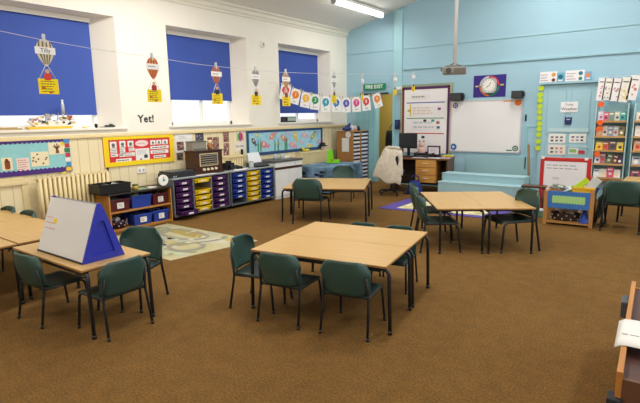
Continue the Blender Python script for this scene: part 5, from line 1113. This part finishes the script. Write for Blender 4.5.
# ------------------------------------------------------------------ book racks
BP_ = mat('#C7E0E4', .5)
def rack(x0, x1, label):
    o = thing('book_rack', label, 'book rack', ((x0+x1)/2, 10.0, 0), 0); w = (x1-x0)/2
    for x in (-w, w-.015): MB(BP_).box(x, x+.015, .0, .22, .4, 1.75, .002).obj('side_panel', o)
    MB(mat('#A9D3DA', .6)).box(-w, w, .2, .215, .4, 1.75).obj('back_panel', o)
    for z in (1.43, 1.165, .92, .68, .435): MB(wood('#B98F5A', '#C9A06A', 3)).box(-w+.015, w-.015, -.04, .2, z-.014, z).obj('shelf', o); MB(wood('#B98F5A', '#C9A06A', 3)).box(-w+.015, w-.015, -.046, -.038, z-.014, z+.02).obj('lip', o)
    return o
r1 = rack(-1.44, -.94, 'left book rack with five shelves of front-facing books on the blue wall')
r2 = rack(-.86, -.40, 'right book rack at the edge of the view, past the blue upright')
MB(PW).box(-.25, .27, -.03, .2, .38, .42, .003).obj('base_shelf', r1)
for px, py in ((601, 104.3), (600.3, 122.5), (599, 129), (597.2, 154.3)):
    c = on_y(px, py, 9.94)-Vector((r1.location.x, r1.location.y, 0)); MB(mat('#F2682A', .6)).disc(c.x, c.z, .05, c.y-.003, c.y, 18).obj('orange_disc', r1)
rows1 = [(1.43, ['#C9C2DA', '#E2607A', '#7F8A74', '#C9C9B0', '#3AA09A']), (1.165, ['#D9A07A', '#E8D8C8', '#8A93A8', '#B9C0C9', '#8A7A3A']), (.92, ['#E8C62A', '#C9604A', '#5A5048', '#EBCB2E']), (.68, ['#D9D2DA', '#B9707A', '#5A7A5A', '#7A3A3A', '#4A3550']), (.435, ['#DCE2E2', '#E6E0DA', '#D9507A', '#E9E4E6'])]
sh = ['top', 'second', 'middle', 'fourth', 'bottom']
cname = {'#C9C2DA': 'pale lilac', '#E2607A': 'pink', '#7F8A74': 'grey green', '#C9C9B0': 'beige', '#3AA09A': 'teal', '#D9A07A': 'peach', '#E8D8C8': 'cream', '#8A93A8': 'slate blue', '#B9C0C9': 'pale grey', '#8A7A3A': 'olive', '#E8C62A': 'bright yellow', '#C9604A': 'red brown', '#5A5048': 'dark brown', '#EBCB2E': 'plain yellow', '#D9D2DA': 'white lilac', '#B9707A': 'dusty rose', '#5A7A5A': 'green', '#7A3A3A': 'maroon', '#4A3550': 'dark purple', '#DCE2E2': 'pale blue white', '#E6E0DA': 'cream white', '#D9507A': 'magenta', '#E9E4E6': 'white',
 '#B0A58A': 'tan', '#6A8A6A': 'sage', '#D9D0C0': 'ivory', '#4AA0D0': 'sky blue', '#C9B09A': 'sand', '#E0A070': 'orange', '#7AA04A': 'leaf green', '#A04A5A': 'wine', '#8F8FA8': 'grey violet'}
def books(x0, x1, rows, rackname):
    for k, (z, cols) in enumerate(rows):
        nb = len(cols); bw = (x1-x0-.04)/nb
        for j, c_ in enumerate(cols):
            h = random.uniform(.155, .20); w = bw*random.uniform(1.0, 1.12)/2; th = .014
            n = MB(mat(c_, .5)).box(-w, w, 0, .003, 0, h).box(-w, w, th-.003, th, 0, h).box(-w, -w+.003, .003, th-.003, 0, h).m(PAPER).box(-w+.003, w-.004, .003, th-.003, .004, h-.004)
            pic_ = random.choice(['#F2EDE4', '#D9C9B8', '#3A3F5A', '#C94A3A', '#EFD88A', '#5A8AB0'])
            n.m(mat(pic_, .6)).disc(random.uniform(-.2, .2)*w, h*.42, w*.5, -.0012, 0, 10).m(mat('#F2EDE4' if pic_ != '#F2EDE4' else '#3A3F5A', .6)).box(-w*.7, w*.6, -.0015, 0, h*.74, h*.86)
            b_ = n.obj('picture_book', loc=(x0+.02+bw*(j+.5), 9.985+.012*(j % 2), z+.001)); b_.rotation_euler = (R(-12), random.uniform(-.04, .04)+(.25 if (k == 3 and j > 1) else 0), 0)
            tag(b_, '%s picture book on the %s shelf of the %s' % (cname[c_], sh[k], rackname), 'book', 'picture books on the wall racks')
books(-1.42, -.96, rows1, 'left book rack')
rows2 = [(1.43, ['#D9D0C0', '#B0A58A', '#6A8A6A']), (1.165, ['#E6E0DA', '#4AA0D0', '#C9B09A']), (.92, ['#E0A070', '#D9D0C0', '#8A7A3A']), (.68, ['#B9C0C9', '#7AA04A', '#C9B09A']), (.435, ['#A04A5A', '#8F8FA8', '#E6E0DA'])]
books(-.84, -.42, rows2, 'right book rack')
# bookmarks hung above
for k, (px0, px1, py0, py1, c_, lb) in enumerate(((598.3, 603.5, 78, 100.5, '#D98A94', 'tall white picture banner with red edge, leftmost above the book rack'), (604.2, 611.5, 78.5, 100, '#A6B0C0', 'tall white picture banner with blue grey drawing, second above the book rack'), (612, 619.5, 78.5, 101, '#C59AA6', 'tall cream picture banner with rose drawing, third above the book rack'), (620.5, 628.6, 77.5, 102, '#E6D48A', 'tall cream picture banner with yellow drawing, fourth above the book rack'), (629.6, 637.6, 75.5, 100, '#DE8A7C', 'tall white picture banner with red flower drawing, rightmost above the book rack'))):
    def ban(n, w, h, y, c_=c_):
        n.m(INK).box(-w*.3, w*.3, y-.001, y, h*.3, h*.34); n.m(mat(c_, .7))
        for j in range(7): n.disc(random.uniform(-w*.3, w*.3), random.uniform(-h*.4, h*.15), w*random.uniform(.07, .15), y-.001-.0001*j, y, 8)
    o = card('picture_banner', lb, 'banner', px0, py0, px1, py1, 9.97, mat('#F0EBE0' if k % 2 else '#F1EFF0', .8), art=ban); o.rotation_euler = (0, R(4+k), 0)
p0, p1 = on_y(596, 77.5, 9.985), on_y(645, 74, 9.985); tag(MB(mat('#D8D8DC')).tube([p0, (p0+p1)/2+Vector((0, 0, -.01)), p1], .004, 5).obj('banner_string'), 'short string of picture banners above the book racks', 'string')
struct(MB(mat('#9CCDD6', .6)).box(-.93, -.87, YF-.06, YF, 0, 1.9, .003).obj('trim_9'))
# table at the right
t = make_table(1.3, .6, .62, 'beech table by the book racks, behind the larger dark green chair'); t.location = (-.12, 8.5, 0)
o = thing('folded_chair', 'dark folded chair standing between the trolley and the larger chair', 'chair', (-.965, 7.9, 0), R(90))
for sx in (-1, 1): MB(STEEL).tube(bend([(sx*.15, -.05, 0), (sx*.15, .0, .36), (sx*.15, -.04, .56)], .05), .013).obj('leg', o); MB(STEEL).tube([(sx*.13, .08, 0), (sx*.13, .01, .4)], .013).obj('leg', o)
MB(SEAT_G).box(-.14, .14, -.0, .035, .12, .42, .012).obj('seat', o); MB(CHAIR_G).prism(rrect(-.17, .17, .4, .6, .04), -.05, -.035).obj('backrest', o)

# ------------------------------------------------------------------ near right corner: book box with a paper over its rim
o_kb = o = thing('kinder_box', 'open wooden book box at the right edge, close to the camera', 'book box', (0, 0, 0), 0)
A = on_z(634, 281, .5); D = on_z(620, 372, .5); e = (A-D).normalized(); s = Vector((e.y, -e.x, 0)); Lk = (A-D).length+.0
o.location = (D.x, D.y, 0); o.rotation_euler = (0, 0, math.atan2(e.y, e.x)-PI/2)
OW = wood('#B5742E', '#C98840', 3, .4, 1); IN = wood('#4A2C26', '#5E3A30', 3, .5, 1)
MB(OW).box(-.012, .012, 0, Lk, .1, .5, .003).obj('side_panel', o); MB(OW).box(.55, .575, 0, Lk, .1, .5, .003).obj('side_panel', o); MB(mat('#6B4630', .5)).box(.012, .55, 0, .022, .1, .47, .003).obj('end_panel', o); MB(OW).box(.012, .55, Lk-.022, Lk, .1, .46, .003).obj('end_panel', o); MB(IN).box(.012, .55, .022, Lk-.022, .43, .455).obj('tray_floor', o)
for x in (-.01, .53):
    for y in (0, Lk-.05): MB(DGREY).box(x, x+.045, y, y+.05, 0, .1, .004).obj('foot', o)
MB(mat('#4F565C', .5)).box(-.05, -.0125, Lk-.35, Lk-.2, .36, .46, .006).obj('bracket', o)
pz = on_z(632, 318, .51); 
o = thing('paper_sheet', 'white printed paper draped over the rim of the wooden book box', 'paper', on_z(622, 331, .504), math.atan2(e.y, e.x)-PI/2)
n = MB(mat('#E6E4DE', .8)); n.grid(lambda u, v: (-.022+.3*u, -.18+.36*v, .003 if u > .1 else .003-.02*(.1-u)*10), 12, 4, .002); n.obj('sheet', o)
n = MB(INKF); n.strips(.0, .22, 0, .02, 1, 0); o2 = n.obj('print', o, (0, -.05, .0045)); o2.rotation_euler = (R(-90), 0, 0)
MB(mat('#262B30', .6)).box(-.04, .02, -.03, .05, .0, .38, .006).obj('corner_post', o_kb)

C_ = bpy.context.scene
C_.view_settings.view_transform = 'Standard'; C_.view_settings.look = 'None'; C_.view_settings.exposure = 0.05
C_.render.filter_size = 1.0
